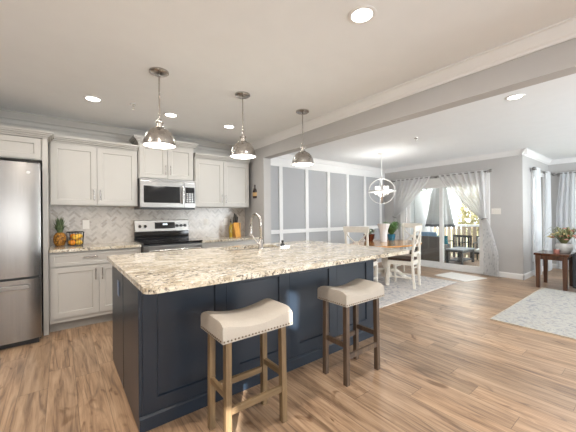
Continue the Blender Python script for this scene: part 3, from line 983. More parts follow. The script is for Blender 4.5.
def pull(parent, p, length, axis):
    """A slim bar pull standing off a front that faces -Y."""
    x, y, z = p; m = MB(); h = length / 2
    d = Vector((0, 0, 1)) if axis == 'z' else Vector((1, 0, 0))
    c = Vector((x, y - .028, z))
    m.tube([c - d * h, c + d * h], .0055, 10)
    for s in (-1, 1):
        q = c + d * (h - .015) * s
        m.tube([q, (q.x, y + .001, q.z)], .0045, 8)
    return obj('handle', m, M['nickel'], parent, smooth=True)


def cab_crown(parent, x0, x1, yf, yb, z, h=.078, out=.06, left=True, right=True):
    """Crown that caps a cabinet: stepped profile running round the front and the free sides."""
    m = MB()
    steps = [(0.006, 0, .018), (out * .45, .018, .036), (out * .8, .036, .050), (out, .052, h)]
    for o, a, b in steps:
        m.box(x0 - (o if left else 0), x1 + (o if right else 0), yf - o, yb, z + a, z + b)
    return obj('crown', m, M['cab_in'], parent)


def upper_cabinet(x0, x1, z0, z1, yf, label, crown_l=True, crown_r=True):
    t = thing('upper_cabinet', ((x0 + x1) / 2, KY - .005, z0), label, 'cabinet')
    yb = KY - .006
    obj('body', MB().box(x0, x1, yf + .021, yb, z0, z1), M['cab'], t)
    xm = (x0 + x1) / 2
    g = .012
    dl = shaker(t, 'door', x0 + g, xm - .003, z0 + .012, z1 - .012, yf, M['cab'])
    pull(dl, (xm - .033, yf, z0 + .13), .13, 'z')
    drr = shaker(t, 'door', xm + .003, x1 - g, z0 + .012, z1 - .012, yf, M['cab'])
    pull(drr, (xm + .033, yf, z0 + .13), .13, 'z')
    cab_crown(t, x0, x1, yf + .02, yb, z1, left=crown_l, right=crown_r)
    return t


upper_cabinet(-.105, .805, 1.39, 2.115, 4.29, 'greige two door wall cabinet above the pineapple counter', False, False)
upper_cabinet(.815, 1.555, 1.765, 2.245, 4.285, 'short raised greige wall cabinet directly above the microwave')
upper_cabinet(1.57, 2.50, 1.39, 2.115, 4.29, 'greige two door wall cabinet above the knife block', False, False)

# cabinet above the refrigerator and the tall end panel
XP0, XP1 = -.157, -.112
FR0, FR1 = -1.085, -.165
oc = thing('over_fridge_cabinet', ((FR0 + XP0) / 2, KY, 1.86), 'deep greige cabinet over the stainless refrigerator', 'cabinet')
obj('body', MB().box(FR0 - .03, XP0, 4.05, KY - .006, 1.855, 2.085), M['cab'], oc)
shaker(oc, 'door', FR0 - .02, (FR0 + XP0) / 2 - .002, 1.865, 2.075, 4.03, M['cab'], .05)
shaker(oc, 'door', (FR0 + XP0) / 2 + .002, XP0 - .012, 1.865, 2.075, 4.03, M['cab'], .05)
ep = thing('tall_end_panel', ((XP0 + XP1) / 2, 4.3, 0), 'tall greige end panel beside the refrigerator', 'panel')
obj('panel', MB().box(XP0 + .001, XP1, 4.035, KY - .006, 0, 2.085), M['cab'], ep, bevel=.002)
m = MB()
for o, a, b in ((.006, 0, .018), (.022, .018, .036), (.04, .036, .052), (.052, .052, .07)):
    m.box(FR0 - .03, XP1 + o, 4.035 - o, 4.25, 2.086 + a, 2.086 + b).box(FR0 - .03, XP1, 4.25, KY - .006, 2.086 + a, 2.086 + b)
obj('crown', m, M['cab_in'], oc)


def base_cabinet(x0, x1, label):
    t = thing('base_cabinet', ((x0 + x1) / 2, 4.3, 0), label, 'cabinet')
    obj('body', MB().box(x0, x1, 4.061, KY - .006, .10, .872), M['cab'], t)
    obj('toe_kick', MB().box(x0, x1, 4.115, KY - .006, 0, .099), M['toe'], t)
    xm = (x0 + x1) / 2
    w = shaker(t, 'drawer', x0 + .014, x1 - .014, .715, .855, 4.04, M['cab'], .03, .02, .004)
    pull(w, (xm - .08, 4.04, .80), .14, 'x')
    for a, b, s in ((x0 + .014, xm - .002, -1), (xm + .002, x1 - .014, 1)):
        d = shaker(t, 'door', a, b, .150, .700, 4.04, M['cab'])
        pull(d, (xm + s * .033, 4.04, .60), .13, 'z')
    return t


base_cabinet(-.108, .792, 'greige base cabinet with drawer and two doors left of the range')
base_cabinet(1.566, 2.572, 'greige base cabinet right of the range behind the island')

obj1 = obj('countertop', MB().prism(rounded_rect(-.110, .792, 4.005, KY - .012, .02, 4, (1, 1, 0, 0)), .873, .905), M['granite'], bevel=.004)
tag(obj1, 'speckled granite countertop under the pineapple left of the range', 'countertop', 'granite countertops')
obj1 = obj('countertop', MB().prism(rounded_rect(1.565, 2.578, 4.005, KY - .012, .02, 4, (1, 0, 0, 0)), .873, .905), M['granite'], bevel=.004)
tag(obj1, 'speckled granite countertop under the knife block right of the range', 'countertop', 'granite countertops')


# herringbone backsplash
def herringbone(x0, x1, z0, z1, yf):
    w, n, gapw = .027, 3, .0011
    bm = bmesh.new()
    cx, cz = (x0 + x1) / 2, (z0 + z1) / 2
    ca = sa = math.sqrt(.5)
    lay = bm.faces.layers.float.new('tone_f')
    rnd = random.Random(3)
    R = int((x1 - x0) / w) + 6

    def put(a0, a1, b0, b1):
        pts = [(a0 + gapw, b0 + gapw), (a1 - gapw, b0 + gapw), (a1 - gapw, b1 - gapw), (a0 + gapw, b1 - gapw)]
        q = [(cx + a * ca - b * sa, cz + a * sa + b * ca) for a, b in pts]
        if max(p[0] for p in q) < x0 or min(p[0] for p in q) > x1 or max(p[1] for p in q) < z0 or min(p[1] for p in q) > z1:
            return
        f = bm.faces.new([bm.verts.new((p[0], yf, p[1])) for p in q])
        f[lay] = rnd.random()

    for k in range(-R, R):
        for mm in range(-R // 4, R // 4 + 1):
            ox = k + mm * 2 * n
            if abs(ox) > R + 8:
                continue
            put(ox * w, (ox + n) * w, k * w, (k + 1) * w)
            put((ox + n) * w, (ox + n + 1) * w, (k - n + 1) * w, (k + 1) * w)
    for co, no in (((x0, 0, 0), (-1, 0, 0)), ((x1, 0, 0), (1, 0, 0)), ((0, 0, z0), (0, 0, -1)), ((0, 0, z1), (0, 0, 1))):
        bmesh.ops.bisect_plane(bm, geom=bm.verts[:] + bm.edges[:] + bm.faces[:], plane_co=co, plane_no=no, clear_outer=True)
    tones = [f[lay] for f in bm.faces]
    me = bpy.data.meshes.new('wall_backsplash')
    # tile faces proud of a grout bed
    for f in bm.faces:
        f.normal_update()
        if f.normal.y > 0:
            f.normal_flip()
    bm.to_mesh(me); bm.free()
    a = me.attributes.get('tone_f')
    if a:
        me.attributes.remove(a)
    at = me.attributes.new('tone', 'FLOAT', 'FACE'); at.data.foreach_set('value', tones)
    me.materials.append(M['tile'])
    return me


bs = struct('wall_backsplash', MB().box(-.110, 2.578, KY - .010, KY - .0005, .873, 1.389).box(.80, 1.56, KY - .010, KY - .0005, .3, .873), M['grout'])
tl = bpy.data.objects.new('tile', herringbone(-.110, 2.578, .90, 1.389, KY - .0115)); COL.objects.link(tl); tl.parent = bs


def outlet(loc, face, label, mat, slots=1, w=.072, h=.115):
    """A wall plate; face is the outward direction, slots the number of gangs."""
    t = thing('outlet_plate' if slots == 1 else 'switch_plate', loc, label, 'outlet' if slots == 1 else 'switch')
    fx, fy = face; x, y, z = loc

    def bx(a0, a1, c0, c1, d0, d1):
        if fy:
            return MB().box(x + a0, x + a1, y + fy * d0, y + fy * d1, z + c0, z + c1)
        return MB().box(x + fx * d0, x + fx * d1, y + a0, y + a1, z + c0, z + c1)
    obj('plate', bx(-w / 2, w / 2, -h / 2, h / 2, .0005, .006), mat, t, bevel=.002)
    for k in range(slots):
        a = (k - (slots - 1) / 2) * .046
        if slots == 1:
            for s in (-1, 1):
                obj('socket', bx(a - .017, a + .017, s * .027 - .016, s * .027 + .016, .0062, .008), mat, t, bevel=.003)
        else:
            obj('rocker', bx(a - .016, a + .016, -.033, .033, .0062, .0095), mat, t, bevel=.002)
    return t


outlet((.251, KY - .0118, 1.155), (0, -1), 'white outlet plate on the marble tile right of the pineapple', M['plate'])
outlet((1.86, KY - .0118, 1.155), (0, -1), 'white outlet plate on the marble tile next to the range', M['plate'])
outlet((2.205, KY - .0118, 1.155), (0, -1), 'white outlet plate on the marble tile behind the oil bottle', M['plate'])
outlet((.347, 2.60, .70), (-1, 0), 'bluish outlet plate on the navy end of the island', M['plate_grey'])
outlet((SX - .0005, 2.10, 1.30), (-1, 0), 'white three gang switch plate on the grey wall right of the patio door', M['plate'], 3, .16, .115)

# ------------------------------------------------------------------ appliances
fr = thing('refrigerator', ((FR0 + FR1) / 2, 4.2, 0), 'tall stainless steel refrigerator with a freezer drawer below', 'refrigerator')
FYF = 3.84
obj('body', MB().box(FR0 + .01, FR1 - .005, FYF + .075, KY - .03, .02, 1.775), M['grey_side'], fr, bevel=.004)


def bowed(x0, x1, z0, z1, yf, yb, bow):
    n = 12; m = MB(); out = []
    for i in range(n + 1):
        a = i / n
        e = .012 if i in (0, n) else 0
        out.append((x0 + (x1 - x0) * a, yf - bow * (1 - (2 * a - 1) ** 2) + e))
    out += [(x1, yb), (x0, yb)]
    return m.prism(out, z0, z1)


d = obj('fridge_door', bowed(FR0, FR1, .672, 1.79, FYF, FYF + .068, .030), M['steel'], fr, smooth=True)
obj('badge', MB().lathe([(.001, 0), (.016, 0), (.015, .003), (.001, .003)], (0, 0, 0), 20).move(), M['chrome'], d, smooth=True)
bd = d.children[0]; bd.rotation_euler = (pi / 2, 0, 0); bd.location = Vector((-.253, FYF - .010, 1.695)) - wloc(d)
bd.data.transform(Matrix.Translation(wloc(d)))
obj('handle', MB().tube([(FR0 + .06, FYF + .0, .80), (FR0 + .06, FYF - .055, .84), (FR0 + .06, FYF - .06, 1.2), (FR0 + .06, FYF - .055, 1.56), (FR0 + .06, FYF, 1.60)], .013, 12), M['steel_h'], d, smooth=True)
d = obj('freezer_drawer', bowed(FR0, FR1, .055, .650, FYF, FYF + .068, .030), M['steel'], fr, smooth=True)
obj('handle', MB().box(FR0 + .09, FR1 - .085, FYF - .052, FYF - .034, .560, .600).box(FR0 + .11, FR0 + .14, FYF - .035, FYF + .0, .565, .595).box(FR1 - .14, FR1 - .11, FYF - .035, FYF + .0, .565, .595), M['steel_h'], d, bevel=.006)
obj('door_gasket', MB().box(FR0 + .012, FR1 - .012, FYF + .02, FYF + .074, .650, .672), M['black'], fr)
obj('toe_grille', MB().box(FR0 + .02, FR1 - .02, FYF + .03, FYF + .074, .0, .053), M['black'], fr)
obj('hinge_cover', MB().box(FR1 - .10, FR1 - .01, FYF + .02, FYF + .12, 1.790, 1.812), M['black'], fr, bevel=.006)

RX0, RX1 = .800, 1.556
rg = thing('range', ((RX0 + RX1) / 2, 4.25, 0), 'stainless electric range with black glass cooktop and knobs on its backguard', 'range')
obj('body', MB().box(RX0 + .002, RX1 - .002, 4.03, KY - .03, .03, .895), M['grey_side'], rg)
obj('cooktop', MB().box(RX0, RX1, 3.965, 4.50, .896, .918), M['black_glass'], rg, bevel=.005)
dd = obj('oven_door', MB().box(RX0 + .004, RX1 - .004, 3.975, 4.028, .27, .875), M['steel_h'], rg, bevel=.006)
obj('window', MB().box(RX0 + .12, RX1 - .12, 3.970, 3.976, .38, .70), M['black_glass'], dd)
obj('handle', MB().tube([(RX0 + .05, 3.915, .82), (RX1 - .05, 3.915, .82)], .013, 12).tube([(RX0 + .08, 3.915, .82), (RX0 + .08, 3.98, .82)], .009).tube([(RX1 - .08, 3.915, .82), (RX1 - .08, 3.98, .82)], .009), M['chrome'], dd, smooth=True)
obj('storage_drawer', MB().box(RX0 + .004, RX1 - .004, 3.98, 4.028, .06, .262), M['steel_h'], rg, bevel=.006)
bgd = obj('backguard', MB().extrude([(4.512, 1.035), (4.575, 1.035), (4.575, 1.20), (4.53, 1.20)], (RX0, 0, 0), (RX1, 0, 0), (0, 1, 0)), M['steel_h'], rg, bevel=.006)
obj('backguard_riser', MB().box(RX0 + .003, RX1 - .003, 4.52, 4.572, .918, 1.034), M['black_glass'], rg)
dsp = obj('display', MB().extrude([(4.5105, 1.075), (4.520, 1.075), (4.5295, 1.165), (4.5215, 1.165)], (RX0 + .265, 0, 0), (RX0 + .545, 0, 0), (0, 1, 0)), M['black_glass'], bgd)
obj('readout', MB().box(RX0 + .375, RX0 + .435, 4.5115, 4.5155, 1.128, 1.144), emitter('clock_readout', (.75, .9, 1.0), 1.2), dsp)
for x in (.065, .135, .575, .635, .695):
    obj('knob', MB().tube([(RX0 + x, 4.522, 1.115), (RX0 + x, 4.492, 1.112)], [.022, .019], 18), M['black'] if x > .3 else M['chrome'], bgd, smooth=True)
for cx, cy, r in ((.99, 4.12, .10), (1.37, 4.12, .085), (.99, 4.37, .075), (1.37, 4.37, .10)):
    obj('burner_ring', MB().ring((cx, cy, .9183), r, .0006, n=40, k=4), M['grey_side'], rg)

MX0, MX1, MZ0, MZ1, MY = .814, 1.552, 1.352, 1.760, 4.215
mw = thing('microwave', ((MX0 + MX1) / 2, KY, MZ0), 'stainless over-the-range microwave with black control panel', 'microwave')
obj('body', MB().box(MX0, MX1, MY + .03, KY - .015, MZ0, MZ1), M['grey_side'], mw)
XD = MX1 - .165
dd = obj('door', MB().box(MX0, XD, MY, MY + .029, MZ0 + .02, MZ1 - .03), M['steel_h'], mw, bevel=.005)
obj('window', MB().box(MX0 + .045, XD - .055, MY - .003, MY + .003, MZ0 + .085, MZ1 - .095), M['black_glass'], dd, bevel=.002)
obj('handle', MB().tube([(XD - .022, MY - .035, MZ0 + .07), (XD - .022, MY - .035, MZ1 - .08)], .012, 12).tube([(XD - .022, MY - .035, MZ0 + .10), (XD - .022, MY + .002, MZ0 + .10)], .008).tube([(XD - .022, MY - .035, MZ1 - .11), (XD - .022, MY + .002, MZ1 - .11)], .008), M['chrome'], dd, smooth=True)
cp = obj('control_panel', MB().box(XD + .003, MX1, MY, MY + .029, MZ0 + .02, MZ1 - .03), M['steel_h'], mw, bevel=.004)
obj('keypad', MB().box(XD + .016, MX1 - .014, MY - .003, MY + .002, MZ0 + .085, MZ1 - .095), M['black_glass'], cp)
ks = MB()
for r in range(5):
    for c in range(3):
        ks.box(XD + .034 + c * .036, XD + .058 + c * .036, MY - .0042, MY - .0032, MZ0 + .10 + r * .028, MZ0 + .116 + r * .028)
obj('keys', ks, M['steel_h'], cp)
obj('top_vent', MB().box(MX0, MX1, MY + .004, MY + .029, MZ1 - .028, MZ1), M['steel_h'], mw)
obj('bottom_vent', MB().box(MX0 + .01, MX1 - .01, MY + .006, MY + .029, MZ0 - .004, MZ0 + .018), M['black'], mw)

# ------------------------------------------------------------------ counter items
CT = .905
pa = thing('pineapple', (-.016, 4.475, CT), 'ripe pineapple with leafy crown standing on the counter next to the refrigerator', 'fruit')
obj('body', MB().lathe([(.02, 0), (.046, .008), (.060, .045), (.064, .085), (.058, .125), (.040, .155), (.015, .165)], (-.016, 4.475, CT), 28), M['pineapple'], pa, smooth='all')
lf = MB(); rnd = random.Random(5)
for k in range(34):
    a = k * 2.4; t = k / 34
    L = .10 + .10 * t; out = .072 * (1 - t) + .012
    base = Vector((-.016 + .016 * cos(a), 4.475 + .016 * sin(a), CT + .155 + .02 * t))
    dr_ = Vector((cos(a), sin(a), 0)); side = Vector((-sin(a), cos(a), 0))
    p1 = base + dr_ * out * .45 + Vector((0, 0, L * .6)); p2 = base + dr_ * out + Vector((0, 0, L * (.95 if t > .3 else .75)))
    w = .011
    lf.add([base - side * w, base + side * w, p1 + side * w * .8, p1 - side * w * .8, p2], [(0, 1, 2, 3), (3, 2, 4)])
obj('leaf_crown', lf, M['pine_leaf'], pa, thick=.0015)

bk = thing('wire_fruit_basket', (.115, 4.42, CT), 'dark wire fruit basket on the counter beside the pineapple', 'basket')
bw = MB()
bx0, bx1, by0, by1, bz0, bz1 = .060, .205, 4.33, 4.50, CT + .004, CT + .165
for z, e in ((bz0 + .002, .0), (bz1, .012)):
    pts = [(bx0 - e, by0 - e, z), (bx1 + e, by0 - e, z), (bx1 + e, by1 + e, z), (bx0 - e, by1 + e, z), (bx0 - e, by0 - e, z)]
    bw.tube(pts, .0042, 8)
obj('rim', bw, M['wire'], bk, smooth=True)
bw = MB()
for k in range(7):
    a = k / 6
    for (p, q) in (((bx0 + (bx1 - bx0) * a, by0), (bx0 - .012 + (bx1 - bx0 + .024) * a, by0 - .012)), ((bx0 + (bx1 - bx0) * a, by1), (bx0 - .012 + (bx1 - bx0 + .024) * a, by1 + .012)),
                   ((bx0, by0 + (by1 - by0) * a), (bx0 - .012, by0 - .012 + (by1 - by0 + .024) * a)), ((bx1, by0 + (by1 - by0) * a), (bx1 + .012, by0 - .012 + (by1 - by0 + .024) * a))):
        bw.tube([(p[0], p[1], bz0 + .002), (q[0], q[1], bz1)], .0018, 6)
    bw.tube([(bx0 + (bx1 - bx0) * a, by0, bz0 + .002), (bx0 + (bx1 - bx0) * a, by1, bz0 + .002)], .0018, 6)
obj('wire_mesh', bw, M['wire'], bk, smooth=True)
FRT = [((.100, 4.375, .040), 'o'), ((.166, 4.378, .040), 'l'), ((.098, 4.452, .040), 'l'), ((.166, 4.456, .040), 'o'), ((.133, 4.410, .098), 'l'), ((.112, 4.468, .110), 'o'), ((.170, 4.440, .112), 'l')]
flab = {0: 'orange at the front left bottom of the wire fruit basket', 1: 'yellow lemon at the front right bottom of the wire basket', 2: 'yellow lemon at the bottom back of the basket behind the front orange',
        3: 'orange at the bottom back corner of the wire basket', 4: 'yellow lemon on top of the fruit in the middle of the basket', 5: 'orange on top at the back of the wire fruit basket', 6: 'yellow lemon on top at the right of the wire fruit basket'}
for k, ((x, y, z), kind) in enumerate(FRT):
    r = .034
    o = obj('orange_fruit' if kind == 'o' else 'lemon', MB().ball((x, y, CT + z), r, 16, 10, (1, 1, .97) if kind == 'o' else (1.12, .92, .9)), M['orange' if kind == 'o' else 'lemon'], smooth='all', origin=(x, y, CT + z))
    tag(o, flab[k], 'fruit', 'fruit in the wire basket')

# knife block, knives, oil, board
kb = thing('knife_block', (2.315, 4.40, CT), 'slanted honey wood knife block holding black handled knives', 'knife block')
obj('block', MB().extrude([(4.34, CT), (4.46, CT), (4.50, CT + .20), (4.425, CT + .235)], (2.268, 0, 0), (2.362, 0, 0), (0, 1, 0)), M['block_wood'], kb, bevel=.004)
kl = ['leftmost black handled knife in the honey wood block', 'second black handled knife from the left in the wood block', 'middle black handled knife in the honey wood block', 'black handled knife second from the right in the wood block', 'rightmost black handled knife in the honey wood block']
for k in range(5):
    x = 2.284 + k * .0155; t_ = (k % 2) * .022
    top = Vector((x, 4.452 + t_, CT + .222)); dv = Vector((0, -.19, .98)).normalized()
    t = thing('kitchen_knife', (x, 4.452 + t_, CT + .21), kl[k], 'knife', 'knives in the block')
    L = .115 + .018 * ((k * 3) % 4)
    obj('handle', MB().beam(top + dv * .004, top + dv * L, .0125, .030, (0, 1, 0), .9), M['black'], t, bevel=.003)
    obj('blade', MB().beam(top - dv * .16, top + dv * .004, .002, .02, (0, 1, 0)), M['chrome'], t)
ob = thing('oil_bottle', (2.205, 4.40, CT), 'slim olive oil bottle standing left of the knife block', 'bottle')
obj('bottle', MB().lathe([(.001, 0), (.028, 0), (.029, .01), (.029, .15), (.024, .18), (.011, .205), (.011, .235), (.001, .236)], (2.205, 4.40, CT), 24), M['oil'], ob, smooth=True)
obj('cap', MB().lathe([(.001, .236), (.013, .236), (.013, .265), (.006, .27), (.004, .295), (.001, .296)], (2.205, 4.40, CT), 16), M['black'], ob, smooth=True)
o = obj('cutting_board', MB().prism(rounded_rect(2.385, 2.405, 4.42, 4.575, .004, 3), CT, CT + .23), M['board_wood'], bevel=.003)
tag(o, 'pale wooden cutting board standing on edge right of the knife block', 'cutting board')

# bottle shaped opener on the stub wall
bo = thing('bottle_opener', (BX0, 4.24, 1.55), 'brown bottle shaped opener mounted on the grey wall near the faucet', 'bottle opener')


def halfbottle(prof, y, z, x):
    m = MB(); n = 12; vs = []; fs = []
    for i, (r, h) in enumerate(prof):
        for k in range(n + 1):
            a = pi * k / n
            vs.append((x - r * .5 * sin(a), y + r * cos(a), z + h))
    for i in range(len(prof) - 1):
        for k in range(n):
            fs.append((i * (n + 1) + k, i * (n + 1) + k + 1, (i + 1) * (n + 1) + k + 1, (i + 1) * (n + 1) + k))
    return m.add(vs, fs)


obj('bottle', halfbottle([(.001, 0), (.055, 0), (.058, .01), (.058, .115), (.045, .14), (.020, .165), (.017, .205), (.022, .207), (.022, .22), (.001, .221)], 4.24, 1.548, BX0 - .0005), M['bottle_brown'], bo, smooth=True)
obj('label', halfbottle([(.0595, .03), (.0595, .095)], 4.24, 1.548, BX0 - .0005), M['label'], bo, smooth=True)

# ------------------------------------------------------------------ island
IX0, IX1, IY0, IY1 = .348, 2.570, 1.875, 3.00
isl = thing('kitchen_island', ((IX0 + IX1) / 2, (IY0 + IY1) / 2, 0), 'large navy blue panelled kitchen island base under the granite slab', 'island')
bb = MB().box(IX0 + .022, IX1 - .022, IY0 + .022, IY1 - .03, .0, .64)
bb.prism([(IX0 + .022, IY0 + .022), (IX1 - .022, IY0 + .022), (IX1 - .022, IY1 - .03), (IX0 + .022, IY1 - .03)], .6401, .872, [[(1.27, 2.62), (2.01, 2.62), (2.01, 2.968), (1.27, 2.968)]])
obj('body', bb, M['navy'], isl)
for k in range(4):
    w = (IX1 - IX0) / 4
    shaker(isl, 'front_panel', IX0 + .0 + k * w + (.0215 if k == 0 else .001), IX0 + (k + 1) * w - (.0215 if k == 3 else .001), .088, .872, IY0, M['navy'], .10 if k else .08, .021, .012)
# end panels facing left and right
for xs, nm in ((IX0, -1), (IX1, 1)):
    ymid = 2.405
    for a, b in ((IY0 + .001, ymid - .009), (ymid + .009, IY1 - .03)):
        st = .045; m = MB()
        xo = xs; xi = xs - nm * .021
        m.box(min(xo, xi), max(xo, xi), a, b, .006 if a > 2 else .0055, .872)
        obj('end_panel', m, M['navy'], isl, bevel=.002)
sk = MB()
pr = [(0, 0), (.014, 0), (.014, .075), (.004, .087), (0, .087)]
sk.extrude(pr, (IX0, IY0, 0), (IX1, IY0, 0), (0, -1, 0))
obj('skirting', sk, M['navy'], isl)
for k in range(4):
    w = (IX1 - IX0 - .06) / 4; x0 = IX0 + .03 + k * w
    m = MB().box(x0 + .004, x0 + w - .004, IY1 - .029, IY1 - .008, .11, .865)
    obj('door', m, M['navy'], isl)
slab = MB().prism(rounded_rect(.314, 2.703, 1.527, 3.065, .055, 7), .873, .905, [rounded_rect(1.30, 1.98, 2.645, 2.945, .05, 5)])
isc = obj('countertop', slab, M['granite'], bevel=.005)
tag(isc, 'long polished granite slab with sink cut-out on the navy island', 'countertop', 'granite countertops')
snk = thing('sink', (1.64, 2.82, .66), 'stainless undermount sink set into the island granite', 'sink')
isl.children[0].modifiers.clear()
sm = MB()
ri = rounded_rect(1.302, 1.978, 2.647, 2.943, .049, 5); ro = rounded_rect(1.285, 1.995, 2.640, 3.0 - .032, .055, 5); rb = rounded_rect(1.33, 1.95, 2.675, 2.915, .05, 5); n = len(ri)
sm.add([(x, y, .8725) for x, y in ri] + [(x, y, .69) for x, y in rb], [(i, (i + 1) % n, n + (i + 1) % n, n + i) for i in range(n)] + [tuple(range(n, 2 * n))])
obj('basin', sm, M['steel_h'], snk, thick=.002, smooth=True)
obj('drain', MB().lathe([(.001, .692), (.04, .692), (.038, .696), (.001, .696)], (1.64, 2.82, 0), 24), M['chrome'], snk, smooth=True)
fa = thing('faucet', (1.645, 2.60, CT), 'tall brushed nickel gooseneck faucet on the island', 'faucet')
fx_, fy_ = 1.645, 2.60
obj('base', MB().lathe([(.001, 0), (.030, 0), (.030, .008), (.024, .016), (.022, .09), (.016, .10), (.001, .10)], (fx_, fy_, CT), 24), M['nickel'], fa, smooth=True)
path = [(fx_, fy_, CT + .09), (fx_, fy_, CT + .27)]
R = .095
for k in range(1, 13):
    a = pi - pi * k / 12 * 1.0
    path.append((fx_, fy_ + R + R * cos(a), CT + .27 + R * sin(a)))
path.append((fx_, fy_ + 2 * R + .004, CT + .235))
obj('spout', MB().tube(path, .0135, 14), M['nickel'], fa, smooth='all')
obj('spray_head', MB().tube([(fx_, fy_ + 2 * R + .004, CT + .236), (fx_, fy_ + 2 * R + .010, CT + .18), (fx_, fy_ + 2 * R + .014, CT + .135)], [.0165, .018, .021], 16), M['nickel'], fa, smooth=True)
obj('lever', MB().tube([(fx_, fy_, CT + .055), (fx_ - .03, fy_, CT + .06), (fx_ - .075, fy_ + .01, CT + .12), (fx_ - .10, fy_ + .015, CT + .155)], [.012, .010, .007, .006], 12), M['chrome'], fa, smooth='all')
so = thing('sponge_holder', (1.99, 2.60, CT), 'small grey scrubber dish on the granite right of the faucet', 'dish')
obj('tray', MB().prism(rounded_rect(1.86, 2.02, 2.56, 2.64, .03, 5), CT + .0005, CT + .016), M['chrome'], so, bevel=.003)
o = obj('scrub_brush', MB().lathe([(.001, 0), (.024, 0), (.026, .012), (.018, .02), (.010, .030), (.015, .045), (.012, .056), (.001, .058)], (1.93, 2.60, CT + .0165), 18), M['black'], smooth=True)
tag(o, 'small dark round scrub brush sitting in the dish right of the faucet', 'brush')

# ------------------------------------------------------------------ bar stools
def make_stool(loc, label, wood_z, wood_x, wood_y):
    t = thing('bar_stool', (0, 0, 0), label, 'stool', 'counter stools')
    hx, hy = .228, .150
    nu, nv = 17, 11
    top = []; botr = []
    zt = lambda a, b: .668 + .040 * a * a - .010 * max(0, abs(b) - .6) / .4
    prof = []
    m = MB(); g = []
    for j in range(nv):
        b = j / (nv - 1) * 2 - 1; row = []
        for i in range(nu):
            a = i / (nu - 1) * 2 - 1
            ea = max(abs(a), abs(b)); k = 1 - .045 * (ea ** 8)
            row.append((a * hx * .985, b * hy * .985, zt(a, b) - .012 * (abs(a) ** 14) - .012 * (abs(b) ** 14)))
        g.append(row)
    m.sheet(g)
    ring_top = [g[0][i] for i in range(nu)] + [g[j][nu - 1] for j in range(1, nv)] + [g[nv - 1][i] for i in range(nu - 2, -1, -1)] + [g[j][0] for j in range(nv - 2, 0, -1)]
    L = len(ring_top)
    mid = [(x * 1.016, y * 1.016, z - .014) for x, y, z in ring_top]
    low = [(x * 1.018, y * 1.018, .590) for x, y, z in ring_top]
    inn = [(x * .90, y * .90, .589) for x, y, z in ring_top]
    for A, B in ((ring_top, mid), (mid, low), (low, inn)):
        m.add(A + B, [(i, (i + 1) % L, L + (i + 1) % L, L + i) for i in range(L)])
    m.add(inn, [tuple(range(L))])
    bm = bmesh.new(); vs = [bm.verts.new(v) for v in m.v]
    for f in m.f:
        bm.faces.new([vs[i] for i in f])
    bmesh.ops.remove_doubles(bm, verts=bm.verts, dist=1e-4); bm.verts.index_update()
    w = MB(); w.v = [tuple(v.co) for v in bm.verts]; w.f = [tuple(v.index for v in f.verts) for f in bm.faces]; bm.free()
    seat = obj('seat', w, M['linen'], t, smooth=True)
    nl = MB()
    for i in range(22):
        x = -hx + .008 + i * (2 * hx - .016) / 21
        for s in (-1, 1):
            nl.ball((x, s * (hy + .0015), .602), .0052, 8, 5)
    for i in range(1, 14):
        y = -hy + i * 2 * hy / 14
        for s in (-1, 1):
            nl.ball((s * (hx + .0025), y, .602), .0052, 8, 5)
    obj('nailhead_trim', nl, M['nail'], seat, smooth='all')
    fx, fy, w = .185, .108, .036
    for sx in (-1, 1):
        for sy in (-1, 1):
            obj('leg', MB().beam((sx * (fx + .0), sy * (fy + .0), 0), (sx * (fx - .004), sy * (fy - .004), .588), .036, .036, (0, 1, 0)), wood_z, t, bevel=.003)
    for sy in (-1, 1):
        obj('stretcher', MB().beam((-fx + .017, sy * fy, .205 if sy < 0 else .235), (fx - .017, sy * fy, .205 if sy < 0 else .235), .022, .036), wood_x, t, bevel=.002)
    for sx in (-1, 1):
        obj('stretcher', MB().beam((sx * fx, -fy + .017, .29), (sx * fx, fy - .017, .29), .022, .036), wood_y, t, bevel=.002)
    t.location = loc
    return t


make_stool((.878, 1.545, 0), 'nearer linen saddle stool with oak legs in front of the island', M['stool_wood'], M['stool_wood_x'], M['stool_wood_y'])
make_stool((1.835, 1.555, 0), 'farther linen saddle stool with shade-toned oak legs near the dining end of the island', M['stool_wood_shaded'], M['stool_wood_shaded'], M['stool_wood_shaded'])

# ------------------------------------------------------------------ lamps in the kitchen
def pendant(x, y, label):
    t = thing('pendant_light', (x, y, CEIL), label, 'pendant light', 'pendants over the island')
    obj('canopy', MB().lathe([(.001, 0), (.076, 0), (.076, -.012), (.060, -.022), (.014, -.026), (.001, -.026)], (x, y, CEIL), 30), M['nickel'], t, smooth=True)
    obj('rod', MB().tube([(x, y, CEIL - .026), (x, y, 2.06)], .0065, 10), M['nickel'], t, smooth=True)
    obj('socket', MB().lathe([(.001, .075), (.018, .075), (.020, .06), (.032, .055), (.032, .043), (.026, .04), (.026, .012), (.036, .008), (.036, -.012), (.001, -.012)], (x, y, 1.985), 24), M['nickel'], t, smooth=True)
    prof = [(.030, .150), (.052, .143), (.078, .126), (.100, .100), (.116, .068), (.124, .036), (.127, .010), (.132, .006), (.132, 0), (.127, 0), (.123, .012), (.119, .036), (.110, .068), (.094, .098), (.072, .120), (.048, .137), (.030, .143)]
    obj('shade', MB().lathe(prof, (x, y, 1.838), 48), M['nickel'], t, smooth=True)
    obj('diffuser', MB().lathe([(.001, -.010), (.05, -.008), (.10, -.001), (.1215, .006), (.1215, .010), (.001, .010)], (x, y, 1.838), 36), M['glow'], t, smooth=True)
    l = area_light('pendant_lamp', (x, y, 1.824), (0, 0, -1), .22, .22, 2.0, (1, .97, .93), shape='DISK')


for x, lab in ((.652, 'brushed nickel dome pendant nearest the refrigerator end of the island'), (1.437, 'middle brushed nickel dome pendant of the three over the island'), (2.222, 'brushed nickel dome pendant nearest the dining area')):
    pendant(x, 2.585, lab)


